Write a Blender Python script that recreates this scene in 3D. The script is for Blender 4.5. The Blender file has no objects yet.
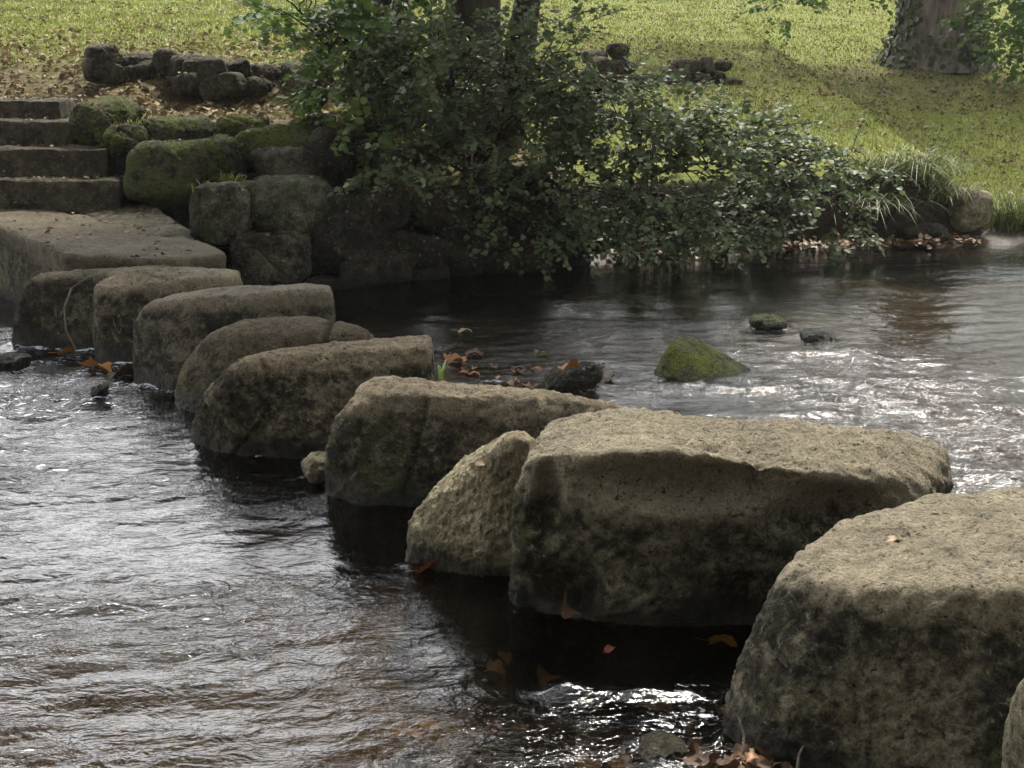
import bpy, bmesh, math, random
import numpy as np
from mathutils import Vector, Matrix

rng = np.random.default_rng(11)
random.seed(11)
scene = bpy.context.scene
COL = scene.collection

# ------------------------------------------------------------------ camera model
F, H, HORIZON = 1300.0, 1.75, 60.0
PITCH = math.atan((384 - HORIZON) / F)
CP, SP = math.cos(PITCH), math.sin(PITCH)

def ray(px, py):
    a = (px - 512) / F; b = -(py - 384) / F
    return a, CP + b * SP, -SP + b * CP

def T(px, py, z=0.0):                     # point of the place at height z
    a, dy, dz = ray(px, py); t = (z - H) / dz
    return (a * t, dy * t, z)

def V(px, py, Y):                         # point of the place at distance Y
    a, dy, dz = ray(px, py); t = Y / dy
    return (a * t, Y, H + dz * t)

# ------------------------------------------------------------------ noise
_perm = rng.permutation(256); _perm = np.concatenate([_perm, _perm, _perm])
_g = rng.normal(size=(256, 3)); _g /= np.linalg.norm(_g, axis=1)[:, None]

def perlin(p):
    p = np.asarray(p, float); i = np.floor(p).astype(int); f = p - i; i &= 255
    u = f * f * f * (f * (f * 6 - 15) + 10)
    res = 0
    for dx in (0, 1):
        wx = u[:, 0] if dx else 1 - u[:, 0]
        for dy in (0, 1):
            wy = u[:, 1] if dy else 1 - u[:, 1]
            for dz in (0, 1):
                wz = u[:, 2] if dz else 1 - u[:, 2]
                h = _perm[_perm[_perm[(i[:, 0] + dx) & 255] + ((i[:, 1] + dy) & 255)] + ((i[:, 2] + dz) & 255)]
                g = _g[h]
                d = g[:, 0] * (f[:, 0] - dx) + g[:, 1] * (f[:, 1] - dy) + g[:, 2] * (f[:, 2] - dz)
                res = res + wx * wy * wz * d
    return res * 1.6

def fbm(p, octv=4, gain=0.5, lac=2.03, ridge=False):
    p = np.asarray(p, float); a, s, tot = 1.0, 0, 0
    for o in range(octv):
        n = perlin(p + o * 17.3)
        if ridge: n = 1 - 2 * np.abs(n)
        s = s + a * n; tot += a; a *= gain; p = p * lac
    return s / tot

def smooth(a, b, x):
    t = np.clip((x - a) / (b - a), 0, 1); return t * t * (3 - 2 * t)

# ------------------------------------------------------------------ mesh helpers
def mesh_np(name, verts, faces, mat=None, parent=None, loc=(0, 0, 0), shade=True, attrs=None):
    verts = np.asarray(verts, np.float32) - np.asarray(loc, np.float32)
    faces = np.asarray(faces, np.int32); k = faces.shape[1]
    me = bpy.data.meshes.new(name)
    me.vertices.add(len(verts)); me.vertices.foreach_set('co', verts.ravel())
    me.loops.add(faces.size); me.loops.foreach_set('vertex_index', faces.ravel())
    me.polygons.add(len(faces))
    me.polygons.foreach_set('loop_start', np.arange(0, faces.size, k, dtype=np.int32))
    try: me.polygons.foreach_set('loop_total', np.full(len(faces), k, np.int32))
    except Exception: pass
    me.polygons.foreach_set('use_smooth', np.full(len(faces), bool(shade)))
    for an, av in (attrs or {}).items():
        at = me.attributes.new(an, 'FLOAT', 'POINT'); at.data.foreach_set('value', np.asarray(av, np.float32))
    me.update(calc_edges=True); me.validate()
    if mat: me.materials.append(mat)
    o = bpy.data.objects.new(name, me); COL.objects.link(o)
    o.location = loc
    if parent is not None:
        o.parent = parent
        o.location = np.asarray(loc, float) - np.asarray(parent['_w'], float)
    return o

def tag(o, label=None, cat=None, group=None, kind=None):
    if label: o['label'] = label
    if cat: o['category'] = cat
    if group: o['group'] = group
    if kind: o['kind'] = kind
    return o

def thing(name, loc, label, cat, group=None):
    o = bpy.data.objects.new(name, None); COL.objects.link(o)
    o.location = loc; o['_w'] = tuple(float(v) for v in loc); o.empty_display_size = 0.2
    return tag(o, label, cat, group)

_ico = {}; TOPS = []
def ico(n):
    if n not in _ico:
        bm = bmesh.new(); bmesh.ops.create_icosphere(bm, subdivisions=n, radius=1)
        _ico[n] = (np.array([v.co for v in bm.verts]), np.array([[v.index for v in f.verts] for f in bm.faces]))
        bm.free()
    return _ico[n]

def hull_planes(pts):
    bm = bmesh.new()
    for p in pts: bm.verts.new(p)
    bmesh.ops.convex_hull(bm, input=bm.verts)
    bm.normal_update(); out = []
    for f in bm.faces:
        if f.calc_area() < 1e-7: continue
        n = np.array(f.normal); h = float(n @ np.array(f.verts[0].co))
        if all((n @ m < 0.985) for m, _ in out): out.append((n, h))
    bm.free()
    c = np.mean(pts, axis=0)
    N = np.array([n for n, _ in out]); hh = np.array([h for _, h in out]) - N @ c
    flip = hh < 0
    N[flip] *= -1; hh[flip] *= -1
    return N, hh, c

def rock(name, pts, mat, label=None, cat='stone', sub=6, p=16, amp=0.03, freq=3.0, dents=(), seed=0, parent=None, group=None, wear=None, cuts=12, cut=(.84, .96)):
    """a weathered stone: rounded convex block worn by noise, hollows pressed in"""
    pts = np.array(pts, float)
    N, hh, c = hull_planes(pts)
    if cuts:                                              # broken faces where pieces have split away
        rc = np.random.default_rng(seed + 7000)
        ext0 = (pts.max(0) - pts.min(0)) / 2
        cd = rc.normal(size=(cuts, 3)) / ext0; cd[:, 2] = np.where(cd[:, 2] * ext0[2] > .9, -cd[:, 2], cd[:, 2]); cd /= np.linalg.norm(cd, axis=1)[:, None]
        sup = ((pts - c) @ cd.T).max(0)
        flat = np.abs(cd[:, 2]) < .93
        N = np.concatenate([N, cd[flat]]); hh = np.concatenate([hh, (sup * rc.uniform(*cut, cuts))[flat]])
    dirs, faces = ico(sub)
    ext = (pts.max(0) - pts.min(0)) / 2
    d = dirs * ext; d /= np.linalg.norm(d, axis=1)[:, None]
    p = p * 1.9
    q = np.clip(d @ N.T / hh, 0, None)
    qp = q ** p; s = qp.sum(1)
    r = s ** (-1 / p)
    w = qp / s[:, None]; nrm = w @ N; nrm /= np.linalg.norm(nrm, axis=1)[:, None] + 1e-9
    v = c + d * r[:, None]
    off = np.array([seed * 7.31, seed * 3.17, seed * 5.7])
    n1 = fbm(v * freq + off, 5, 0.52)
    n2 = fbm(v * freq * 0.45 + off * 2, 2)
    n3 = fbm(v * freq * 4.5 + off, 3, 0.6, ridge=True)
    n4 = fbm(v * freq * 11 + off, 3, 0.6)
    v = v + nrm * (amp * (0.85 * n1 + 0.75 * n2 + 0.34 * n3 + 0.30 * n4))[:, None]
    for (pt, rad, dep) in dents:
        dd = np.linalg.norm((v - np.array(pt)) / np.array(rad), axis=1)
        v = v - nrm * (dep * smooth(1, 0, dd))[:, None]
    if sub >= 6 and cuts and parent is None:                       # old cracks
        rk = np.random.default_rng(seed + 8100); sz = ext.max()
        for q_ in range(3):
            kn = rk.normal(size=3) * np.array([1, .5, .7]); kn /= np.linalg.norm(kn); ko = rk.uniform(-.55, .55) * sz
            dist = (v - c) @ kn - ko + .05 * sz * fbm(v * 4 + q_ * 11 + seed, 3)
            on = smooth(-.05, .25, fbm(v * 2.2 + 31 * q_ + seed * 3, 2))
            v = v - nrm * ((.016 + .012 * sz) * on * np.exp(-(dist / .011) ** 2))[:, None]
    base = (float(c[0]), float(c[1]), float(max(pts[:, 2].min(), -0.4)))
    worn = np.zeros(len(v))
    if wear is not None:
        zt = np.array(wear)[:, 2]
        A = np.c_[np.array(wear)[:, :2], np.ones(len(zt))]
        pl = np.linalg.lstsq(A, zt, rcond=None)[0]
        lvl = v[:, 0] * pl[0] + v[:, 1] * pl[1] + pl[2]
        worn = smooth(-.075, -.02, v[:, 2] - lvl + .035 * n1 + .02 * n3)  # tread mask: foot wear, also carries the lit-top tone
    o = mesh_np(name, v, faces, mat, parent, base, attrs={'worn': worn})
    if parent is None: tag(o, label, cat, group)
    TOPS.append((v, faces))
    return o

def under(pts, z=-0.42, grow=1.03):
    pts = np.array(pts, float); c = pts.mean(0)
    b = pts.copy(); b[:, :2] = c[:2] + (b[:, :2] - c[:2]) * grow; b[:, 2] = z
    return b

def boulder(name, box, Y, thick, mat, label=None, cat='boulder', sub=5, e=0.6, amp=0.03, seed=0, freq=4.0, parent=None, group=None, p=12, tilt=0.0):
    x0, y0, x1, y1 = box; r_ = np.random.default_rng(seed + 500)
    a = np.array(V(x0, y1, Y)); b = np.array(V(x1, y0, Y))
    c = (a + b) / 2; half = np.abs(b - a) / 2; half[1] = thick / 2; c[1] += thick / 2
    d = r_.normal(size=(46, 3)); d /= np.linalg.norm(d, axis=1)[:, None]
    d = np.sign(d) * np.abs(d) ** e
    d /= np.maximum(np.abs(d).max(0), 1e-6)
    ct, st = math.cos(tilt), math.sin(tilt)
    q = d * half * r_.uniform(0.92, 1.02, (46, 1))
    q = np.stack([q[:, 0] * ct - q[:, 2] * st, q[:, 1], q[:, 0] * st + q[:, 2] * ct], 1)
    return rock(name, c + q, mat, label, cat, sub, p, amp, freq, seed=seed, parent=parent, group=group, cuts=16, cut=(.74, .93))

def tube(path, radii, n=7, wob=0.0, seed=0):
    path = np.array(path, float); radii = np.asarray(radii, float)
    vs, fs = [], []
    t = np.gradient(path, axis=0); t /= np.linalg.norm(t, axis=1)[:, None] + 1e-9
    ref = np.array([0.31, 0.9, 0.2])
    for i in range(len(path)):
        u = np.cross(t[i], ref); u /= np.linalg.norm(u) + 1e-9; w = np.cross(t[i], u)
        for k in range(n):
            a = 2 * math.pi * k / n
            vs.append(path[i] + radii[i] * (math.cos(a) * u + math.sin(a) * w))
    for i in range(len(path) - 1):
        for k in range(n):
            a, b = i * n + k, i * n + (k + 1) % n
            fs.append((a, b, b + n, a + n))
    vs = np.array(vs)
    return vs, np.array(fs)

def join(parts):
    vs, fs, o = [], [], 0
    for v, f in parts:
        vs.append(v); fs.append(f + o); o += len(v)
    return np.concatenate(vs), np.concatenate(fs)

def leaves_mesh(pos, axis, nrm, size, width=0.42, fold=0.12, curl=0.1):
    """each leaf: two quads either side of a midrib"""
    pos = np.asarray(pos); n = len(pos); size = np.asarray(size)[:, None]
    axis = axis / (np.linalg.norm(axis, axis=1)[:, None] + 1e-9)
    side = np.cross(nrm, axis); side /= np.linalg.norm(side, axis=1)[:, None] + 1e-9
    up = np.cross(axis, side)
    def P(l, s, u): return pos + size * (axis * l + side * s + up * u)
    w = width
    vs = np.stack([P(0, 0, 0), P(1, 0, -curl), P(.28, w, fold), P(.74, w * .86, fold - curl * .6),
                   P(.28, -w, fold), P(.74, -w * .86, fold - curl * .6)], 1).reshape(-1, 3)
    b = np.arange(n)[:, None] * 6
    f = np.concatenate([b + np.array([0, 4, 5, 1]), b + np.array([0, 1, 3, 2])], 0)
    return vs, f

# ------------------------------------------------------------------ materials
class NT:
    def __init__(s, name):
        s.m = bpy.data.materials.new(name); s.m.use_nodes = True
        s.t = s.m.node_tree; s.t.nodes.clear()
        s.out = s.n('ShaderNodeOutputMaterial')
    def n(s, typ, **kw):
        nd = s.t.nodes.new(typ)
        for k, v in kw.items():
            if k.startswith('i_'): nd.inputs[k[2:].replace('_', ' ')].default_value = v
            else: setattr(nd, k, v)
        return nd
    def l(s, a, b): s.t.links.new(a, b)
    def noise(s, vec, scale, detail=5, rough=0.55, dist=0.0):
        nd = s.n('ShaderNodeTexNoise'); nd.inputs['Scale'].default_value = scale
        nd.inputs['Detail'].default_value = detail; nd.inputs['Roughness'].default_value = rough
        nd.inputs['Distortion'].default_value = dist
        if vec is not None: s.l(vec, nd.inputs['Vector'])
        return nd.outputs['Fac']
    def ramp(s, fac, stops, interp='LINEAR'):
        nd = s.n('ShaderNodeValToRGB'); cr = nd.color_ramp; cr.interpolation = interp
        while len(cr.elements) > 1: cr.elements.remove(cr.elements[-1])
        for i, (p, c) in enumerate(stops):
            e = cr.elements[0] if i == 0 else cr.elements.new(p)
            e.position = p; e.color = (c, c, c, 1) if not hasattr(c, '__len__') else (*c, 1)
        s.l(fac, nd.inputs['Fac']); return nd.outputs['Color']
    def mix(s, fac, a, b, mode='MIX'):
        nd = s.n('ShaderNodeMix', data_type='RGBA', blend_type=mode)
        for sock, v in ((nd.inputs[0], fac), (nd.inputs[6], a), (nd.inputs[7], b)):
            if hasattr(v, 'links') or hasattr(v, 'is_linked'): s.l(v, sock)
            elif hasattr(v, '__len__'): sock.default_value = (*v, 1)
            else: sock.default_value = v
        return nd.outputs[2]
    def math(s, op, a, b=0.0, clamp=False):
        nd = s.n('ShaderNodeMath', operation=op, use_clamp=clamp)
        for sock, v in ((nd.inputs[0], a), (nd.inputs[1], b)):
            if hasattr(v, 'is_linked'): s.l(v, sock)
            else: sock.default_value = v
        return nd.outputs[0]
    def coords(s):
        tc = s.n('ShaderNodeTexCoord'); oi = s.n('ShaderNodeObjectInfo')
        va = s.n('ShaderNodeVectorMath', operation='MULTIPLY_ADD')
        cb = s.n('ShaderNodeCombineXYZ')
        for i in range(3): s.l(oi.outputs['Random'], cb.inputs[i])
        va.inputs[1].default_value = (1, 1, 1)
        sc = s.n('ShaderNodeVectorMath', operation='SCALE'); sc.inputs['Scale'].default_value = 61.0
        s.l(cb.outputs[0], sc.inputs[0])
        s.l(tc.outputs['Object'], va.inputs[0]); s.l(sc.outputs[0], va.inputs[2])
        return va.outputs[0]
    def bsdf(s, col, rough=0.8, spec=0.3, bump=None, bump_s=0.5, bump_d=0.01):
        b = s.n('ShaderNodeBsdfPrincipled')
        if hasattr(col, 'is_linked'): s.l(col, b.inputs['Base Color'])
        else: b.inputs['Base Color'].default_value = (*col, 1)
        if hasattr(rough, 'is_linked'): s.l(rough, b.inputs['Roughness'])
        else: b.inputs['Roughness'].default_value = rough
        b.inputs['Specular IOR Level'].default_value = spec
        if bump is not None:
            bp = s.n('ShaderNodeBump'); bp.inputs['Strength'].default_value = bump_s; bp.inputs['Distance'].default_value = bump_d
            s.l(bump, bp.inputs['Height']); s.l(bp.outputs[0], b.inputs['Normal'])
        return b
    def done(s, sh):
        s.l(sh if hasattr(sh, 'is_linked') else sh.outputs[0], s.out.inputs['Surface']); return s.m

def rock_mat(name, dark, mid, light, moss=0.5, moss_col=(0.07, 0.085, 0.022), wet=0.13, moss_soft=0.07, lichen=0.60, moss_scale=3.2, worn=(0.325, 0.277, 0.200)):
    s = NT(name); co = s.coords()
    n1 = s.noise(co, 3.1, 7, 0.66, 0.3); n2 = s.noise(co, 15, 9, 0.78, 0.25); n3 = s.noise(co, 110, 3, 0.75); n4 = s.noise(co, 46, 5, 0.72, 0.5); n5 = s.noise(co, 26, 6, 0.75, 0.3)
    blend = s.math('ADD', s.math('MULTIPLY', n1, 0.42), s.math('MULTIPLY', n2, 0.58))
    c = s.ramp(blend, [(0.42, dark), (0.49, mid), (0.57, light)])
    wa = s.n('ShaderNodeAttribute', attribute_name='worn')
    worn_lit = s.ramp(blend, [(0.38, tuple(v * .45 for v in worn)), (0.46, tuple(v * .9 for v in worn)), (0.60, tuple(v * 1.3 for v in worn))])
    c = s.mix(s.math('MULTIPLY', wa.outputs['Fac'], 0.9), c, worn_lit)  # pale tread is part foot wear, part lit top painted against dark fronts
    c = s.mix(0.85, c, s.ramp(n3, [(0.32, (.35, .34, .32)), (0.47, (.92, .92, .92)), (0.56, (1.05, 1.05, 1.0)), (0.70, (1.75, 1.72, 1.6))]), 'MULTIPLY')
    lf = s.ramp(n5, [(lichen, 0.0), (lichen + 0.025, 0.7)])
    c = s.mix(lf, c, (0.29, 0.275, 0.185))                      # pale lichen crusts
    pit = s.ramp(n4, [(0.36, 0.9), (0.41, 0.0)])
    c = s.mix(pit, c, tuple(v * .5 for v in dark))              # black lichen and pits
    oi = s.n('ShaderNodeObjectInfo')
    c = s.mix(1.0, c, s.ramp(oi.outputs['Random'], [(0.0, (.80, .80, .82)), (0.35, (1.06, 1.0, .93)), (0.7, (.95, .96, .95)), (1.0, (1.15, 1.12, 1.06))]), 'MULTIPLY')
    big = s.ramp(s.noise(co, 5.5, 6, 0.7, 1.2), [(0.60, 0.0), (0.635, 0.55)])
    c = s.mix(big, c, tuple(min(.36, v * 1.25) for v in light))  # broad crusts of grey lichen
    geo = s.n('ShaderNodeNewGeometry')
    if moss > 0:
        mn = s.math('ADD', s.noise(co, moss_scale, 7, 0.72, 0.3), s.math('MULTIPLY', s.math('SUBTRACT', n4, .5), 0.30))
        mn = s.math('SUBTRACT', mn, s.math('MULTIPLY', wa.outputs['Fac'], 0.13))
        lo_ = 1.0 - moss * 0.62 - 0.1
        mf = s.ramp(mn, [(lo_, 0.0), (lo_ + moss_soft, 1.0)])
        mc = s.mix(s.ramp(n3, [(.35, 0.), (.65, 1.)]), tuple(v * 0.45 for v in moss_col), tuple(v * 1.8 for v in moss_col))
        c = s.mix(s.math('MULTIPLY', mf, 0.9), c, mc)
    sp = s.n('ShaderNodeSeparateXYZ'); s.l(geo.outputs['Position'], sp.inputs[0])
    zz = s.math('ADD', sp.outputs[2], s.math('MULTIPLY', s.math('SUBTRACT', n1, 0.5), 0.22))
    wetf = s.math('MULTIPLY', s.math('SUBTRACT', wet, zz), 1.0 / 0.07, True)      # soaked band by the water
    c = s.mix(s.math('MULTIPLY', wetf, 0.80), c, (0.012, 0.011, 0.007))
    ro = s.math('SUBTRACT', 0.92, s.math('MULTIPLY', wetf, 0.60))
    bh = s.math('ADD', s.math('ADD', s.math('MULTIPLY', n2, 1.0), s.math('MULTIPLY', s.ramp(n4, [(.3, 0.), (.5, 1.)]), 0.22)), s.math('MULTIPLY', n3, 0.20))
    return s.done(s.bsdf(c, ro, 0.25, bh, 1.0, 0.05))

M = {}
M['granite'] = rock_mat('worn_granite', (0.020, 0.0175, 0.011), (0.062, 0.054, 0.036), (0.235, 0.204, 0.143), 0.42)
M['granite_green'] = rock_mat('algae_granite', (0.022, 0.020, 0.012), (0.066, 0.058, 0.037), (0.24, 0.208, 0.145), 0.53, (0.055, 0.066, 0.018))
M['granite_pale'] = rock_mat('pale_granite', (0.07, 0.062, 0.04), (0.21, 0.188, 0.122), (0.36, 0.325, 0.225), 0.40, lichen=0.58)
M['granite_dark'] = rock_mat('dark_granite', (0.014, 0.013, 0.009), (0.045, 0.04, 0.027), (0.14, 0.124, 0.085), 0.44, worn=(0.17, 0.148, 0.10))
M['slab'] = rock_mat('trodden_granite', (0.03, 0.026, 0.017), (0.085, 0.074, 0.048), (0.20, 0.176, 0.118), 0.42, worn=(0.165, 0.137, 0.095))  # tread tone lowered, partly to paint in the tree shade over the slab
M['bank_block'] = rock_mat('bank_block', (0.035, 0.033, 0.022), (0.10, 0.095, 0.066), (0.22, 0.208, 0.15), 0.56, (0.055, 0.068, 0.018))
M['mossy'] = rock_mat('mossy_stone', (0.016, 0.014, 0.008), (0.045, 0.039, 0.023), (0.12, 0.105, 0.064), 0.74, (0.078, 0.102, 0.017), wet=0.05, moss_soft=0.13, moss_scale=4.5)
M['moss_bright'] = rock_mat('bright_mossy_stone', (0.016, 0.015, 0.009), (0.05, 0.045, 0.028), (0.11, 0.10, 0.06), 0.78, (0.12, 0.14, 0.022), wet=0.08, moss_soft=0.12, moss_scale=6)
M['wall'] = rock_mat('wall_stone', (0.010, 0.009, 0.006), (0.028, 0.025, 0.017), (0.075, 0.066, 0.045), 0.50, wet=0.12)  # tones lowered to put the shade under the bush into the stone
M['upper'] = rock_mat('field_stone', (0.022, 0.02, 0.014), (0.062, 0.055, 0.039), (0.14, 0.124, 0.088), 0.47)
M['step'] = rock_mat('step_stone', (0.03, 0.026, 0.018), (0.068, 0.059, 0.042), (0.13, 0.112, 0.08), 0.54, (0.05, 0.06, 0.016))

def leaf_mat(name, c1, c2, c3, rough=0.42, trans=0.3, spec=0.45):
    s = NT(name); at = s.n('ShaderNodeAttribute', attribute_name='tint')
    c = s.ramp(at.outputs['Fac'], [(0.0, c1), (0.5, c2), (1.0, c3)])
    b = s.bsdf(c, rough, spec)
    tr = s.n('ShaderNodeBsdfTranslucent'); s.l(c, tr.inputs['Color'])
    mx = s.n('ShaderNodeMixShader'); mx.inputs[0].default_value = trans
    s.l(b.outputs[0], mx.inputs[1]); s.l(tr.outputs[0], mx.inputs[2])
    return s.done(mx)

M['alder_leaf'] = leaf_mat('alder_leaf', (0.055, 0.078, 0.030), (0.088, 0.122, 0.046), (0.145, 0.18, 0.085), 0.5, 0.4, 0.4)
M['fresh_leaf'] = leaf_mat('fresh_leaf', (0.055, 0.095, 0.020), (0.09, 0.15, 0.03), (0.14, 0.20, 0.05), 0.5, 0.4)
M['ivy'] = leaf_mat('ivy_leaf', (0.035, 0.05, 0.02), (0.06, 0.08, 0.032), (0.11, 0.13, 0.06), 0.5, 0.25, 0.35)
M['grass'] = leaf_mat('grass_blade', (0.125, 0.132, 0.030), (0.180, 0.205, 0.038), (0.25, 0.27, 0.062), 0.55, 0.3, 0.3)
M['reed'] = leaf_mat('long_grass', (0.07, 0.09, 0.022), (0.10, 0.125, 0.035), (0.17, 0.18, 0.06), 0.5, 0.3, 0.3)
M['dead_leaf'] = leaf_mat('dead_leaf', (0.09, 0.062, 0.028), (0.17, 0.122, 0.058), (0.30, 0.23, 0.12), 0.7, 0.1, 0.25)
M['leaf_orange'] = leaf_mat('orange_leaf', (0.22, 0.085, 0.022), (0.26, 0.11, 0.026), (0.32, 0.15, 0.035), 0.5, 0.15)
M['leaf_yellow'] = leaf_mat('yellow_leaf', (0.50, 0.33, 0.06), (0.52, 0.36, 0.08), (0.55, 0.38, 0.08), 0.5, 0.15)
M['leaf_red'] = leaf_mat('red_leaf', (0.12, 0.03, 0.014), (0.14, 0.036, 0.016), (0.16, 0.042, 0.018), 0.4, 0.15)
M['leaf_tan'] = leaf_mat('tan_leaf', (0.20, 0.13, 0.06), (0.24, 0.16, 0.075), (0.27, 0.18, 0.09), 0.55, 0.15)
M['leaf_brown'] = leaf_mat('brown_leaf', (0.04, 0.021, 0.010), (0.065, 0.034, 0.016), (0.10, 0.055, 0.025), 0.7, 0.1)
M['leaf_green'] = leaf_mat('green_leaf', (0.12, 0.20, 0.03), (0.16, 0.25, 0.04), (0.18, 0.27, 0.05), 0.45, 0.3)

def bark_mat(name, a, b, scale=9):
    s = NT(name); tc = s.n('ShaderNodeTexCoord'); mp = s.n('ShaderNodeMapping'); mp.inputs['Scale'].default_value = (1, 1, 0.22)
    s.l(tc.outputs['Object'], mp.inputs[0])
    n1 = s.noise(mp.outputs[0], scale, 8, 0.65, 0.4); n2 = s.noise(tc.outputs['Object'], 3, 3)
    c = s.mix(n2, s.ramp(n1, [(0.35, a), (0.65, b)]), s.ramp(n1, [(0.35, a), (0.65, tuple(v * .6 for v in b))]))
    return s.done(s.bsdf(c, 0.9, 0.2, n1, 1.0, 0.05))
M['bark'] = bark_mat('alder_bark', (0.022, 0.019, 0.013), (0.075, 0.065, 0.045))
M['bark_brown'] = bark_mat('tree_bark', (0.075, 0.062, 0.05), (0.30, 0.245, 0.20), 9)
M['twig'] = bark_mat('twig_bark', (0.025, 0.018, 0.012), (0.07, 0.05, 0.035), 14)
M['twig_pale'] = bark_mat('pale_twig_bark', (0.12, 0.10, 0.07), (0.22, 0.19, 0.14), 14)

def ground_mat():
    s = NT('lawn_ground'); geo = s.n('ShaderNodeNewGeometry'); pos = geo.outputs['Position']
    n1 = s.noise(pos, 0.9, 5, 0.6); n2 = s.noise(pos, 14, 6, 0.7); n3 = s.noise(pos, 3.0, 5, 0.65)
    grass = s.ramp(n2, [(0.3, (0.08, 0.086, 0.022)), (0.5, (0.145, 0.16, 0.034)), (0.7, (0.21, 0.225, 0.055))])
    lit = s.ramp(n2, [(0.3, (0.05, 0.036, 0.022)), (0.5, (0.12, 0.09, 0.05)), (0.7, (0.21, 0.165, 0.09))])
    at = s.n('ShaderNodeAttribute', attribute_name='litter')
    f = s.math('ADD', at.outputs['Fac'], s.math('MULTIPLY', s.math('SUBTRACT', n3, 0.5), 1.3))
    c = s.mix(s.ramp(f, [(0.35, 0.0), (0.65, 1.0)]), grass, lit)
    soil = s.ramp(n2, [(0.3, (0.012, 0.009, 0.006)), (0.7, (0.05, 0.038, 0.026))])
    st = s.n('ShaderNodeAttribute', attribute_name='soil')
    c = s.mix(st.outputs['Fac'], c, soil)
    return s.done(s.bsdf(c, 0.95, 0.15, n2, 0.8, 0.05))
M['ground'] = ground_mat()

def bed_mat():
    s = NT('river_bed'); geo = s.n('ShaderNodeNewGeometry'); pos = geo.outputs['Position']
    n1 = s.noise(pos, 2.2, 5, 0.6); n2 = s.noise(pos, 16, 5, 0.65)
    vo = s.n('ShaderNodeTexVoronoi'); vo.inputs['Scale'].default_value = 9; s.l(pos, vo.inputs['Vector'])
    c = s.ramp(n2, [(0.3, (0.045, 0.033, 0.018)), (0.55, (0.14, 0.11, 0.065)), (0.75, (0.30, 0.245, 0.16))])
    c = s.mix(0.5, c, s.mix(0.6, vo.outputs['Color'], (0.22, 0.175, 0.11)), 'MULTIPLY')
    c = s.mix(s.ramp(n1, [(0.45, 0.0), (0.62, 1.0)]), c, s.ramp(n2, [(0.35, (0.05, 0.037, 0.021)), (0.7, (0.16, 0.118, 0.065))]))
    return s.done(s.bsdf(c, 0.8, 0.2, n2, 0.6, 0.03))
M['bed'] = bed_mat()

def water_mat():
    s = NT('river_water'); geo = s.n('ShaderNodeNewGeometry')
    mp = s.n('ShaderNodeMapping'); mp.inputs['Rotation'].default_value = (0, 0, math.radians(12)); mp.inputs['Scale'].default_value = (0.62, 1.0, 1.0)
    s.l(geo.outputs['Position'], mp.inputs[0])
    b1 = s.noise(mp.outputs[0], 10, 4, 0.55, 0.8); b2 = s.noise(mp.outputs[0], 42, 3, 0.55, 0.5)
    ch = s.n('ShaderNodeAttribute', attribute_name='chop')
    h = s.math('MULTIPLY', s.math('ADD', s.math('MULTIPLY', b1, 1.0), s.math('MULTIPLY', b2, 0.28)), s.math('ADD', ch.outputs['Fac'], 0.0))
    bp = s.n('ShaderNodeBump'); bp.inputs['Strength'].default_value = 1.0; bp.inputs['Distance'].default_value = 0.045; s.l(h, bp.inputs['Height'])
    gl = s.n('ShaderNodeBsdfGlossy'); gl.inputs['Roughness'].default_value = 0.09; gl.inputs['Color'].default_value = (0.97, 0.98, 0.98, 1); s.l(bp.outputs[0], gl.inputs['Normal'])
    tr = s.n('ShaderNodeBsdfTransparent'); tr.inputs['Color'].default_value = (0.43, 0.37, 0.265, 1)
    fr = s.n('ShaderNodeFresnel'); fr.inputs['IOR'].default_value = 1.33; s.l(bp.outputs[0], fr.inputs['Normal'])
    mx = s.n('ShaderNodeMixShader'); s.l(fr.outputs[0], mx.inputs[0]); s.l(tr.outputs[0], mx.inputs[1]); s.l(gl.outputs[0], mx.inputs[2])
    fo = s.n('ShaderNodeAttribute', attribute_name='foam_glint')
    fn = s.noise(mp.outputs[0], 55, 4, 0.7, 0.6)
    ff = s.math('ADD', fo.outputs['Fac'], s.math('MULTIPLY', s.math('SUBTRACT', fn, 0.5), 1.6))
    ff = s.ramp(ff, [(0.62, 0.0), (0.85, 0.85)])
    df = s.bsdf((0.62, 0.64, 0.68), 0.5, 0.4)  # white for foam and for painted sky glints
    m2 = s.n('ShaderNodeMixShader'); s.l(ff, m2.inputs[0]); s.l(mx.outputs[0], m2.inputs[1]); s.l(df.outputs[0], m2.inputs[2])
    return s.done(m2)
M['water'] = water_mat()

# ------------------------------------------------------------------ terrain
YB = ([-60, -8, -4, -1.5, -0.5, 0.8, 3, 5, 9, 20, 60], [9.2, 10.0, 10.3, 10.45, 11.0, 11.7, 12.5, 12.9, 13.6, 15, 18])
def bank_y(x): return np.interp(x, *YB)
PL = ([-60, -.5, 0, .25, .8, 1.4, 2.6, 2.9, 3.3, 16, 40, 200], [-.5, -.5, -.15, .35, .95, 1.2, 1.30, 1.55, 1.72, 3.05, 3.6, 4.2])
PM = ([-60, -.6, 0, .12, .3, .6, 1.2, 18, 27, 200], [-.5, -.5, -.12, .25, .62, .76, .85, 3.05, 3.7, 4.4])
PR = ([-60, -.8, 0, .3, 18, 26, 200], [-.5, -.45, -.05, .10, 3.1, 3.75, 4.4])
PS = ([-60, -.5, 0, .25, .7, 1.0, 1.9, 3.3, 16, 40, 200], [-.5, -.5, -.15, .35, .42, .45, 1.25, 1.70, 3.05, 3.6, 4.2])  # behind the flight of steps
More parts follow.
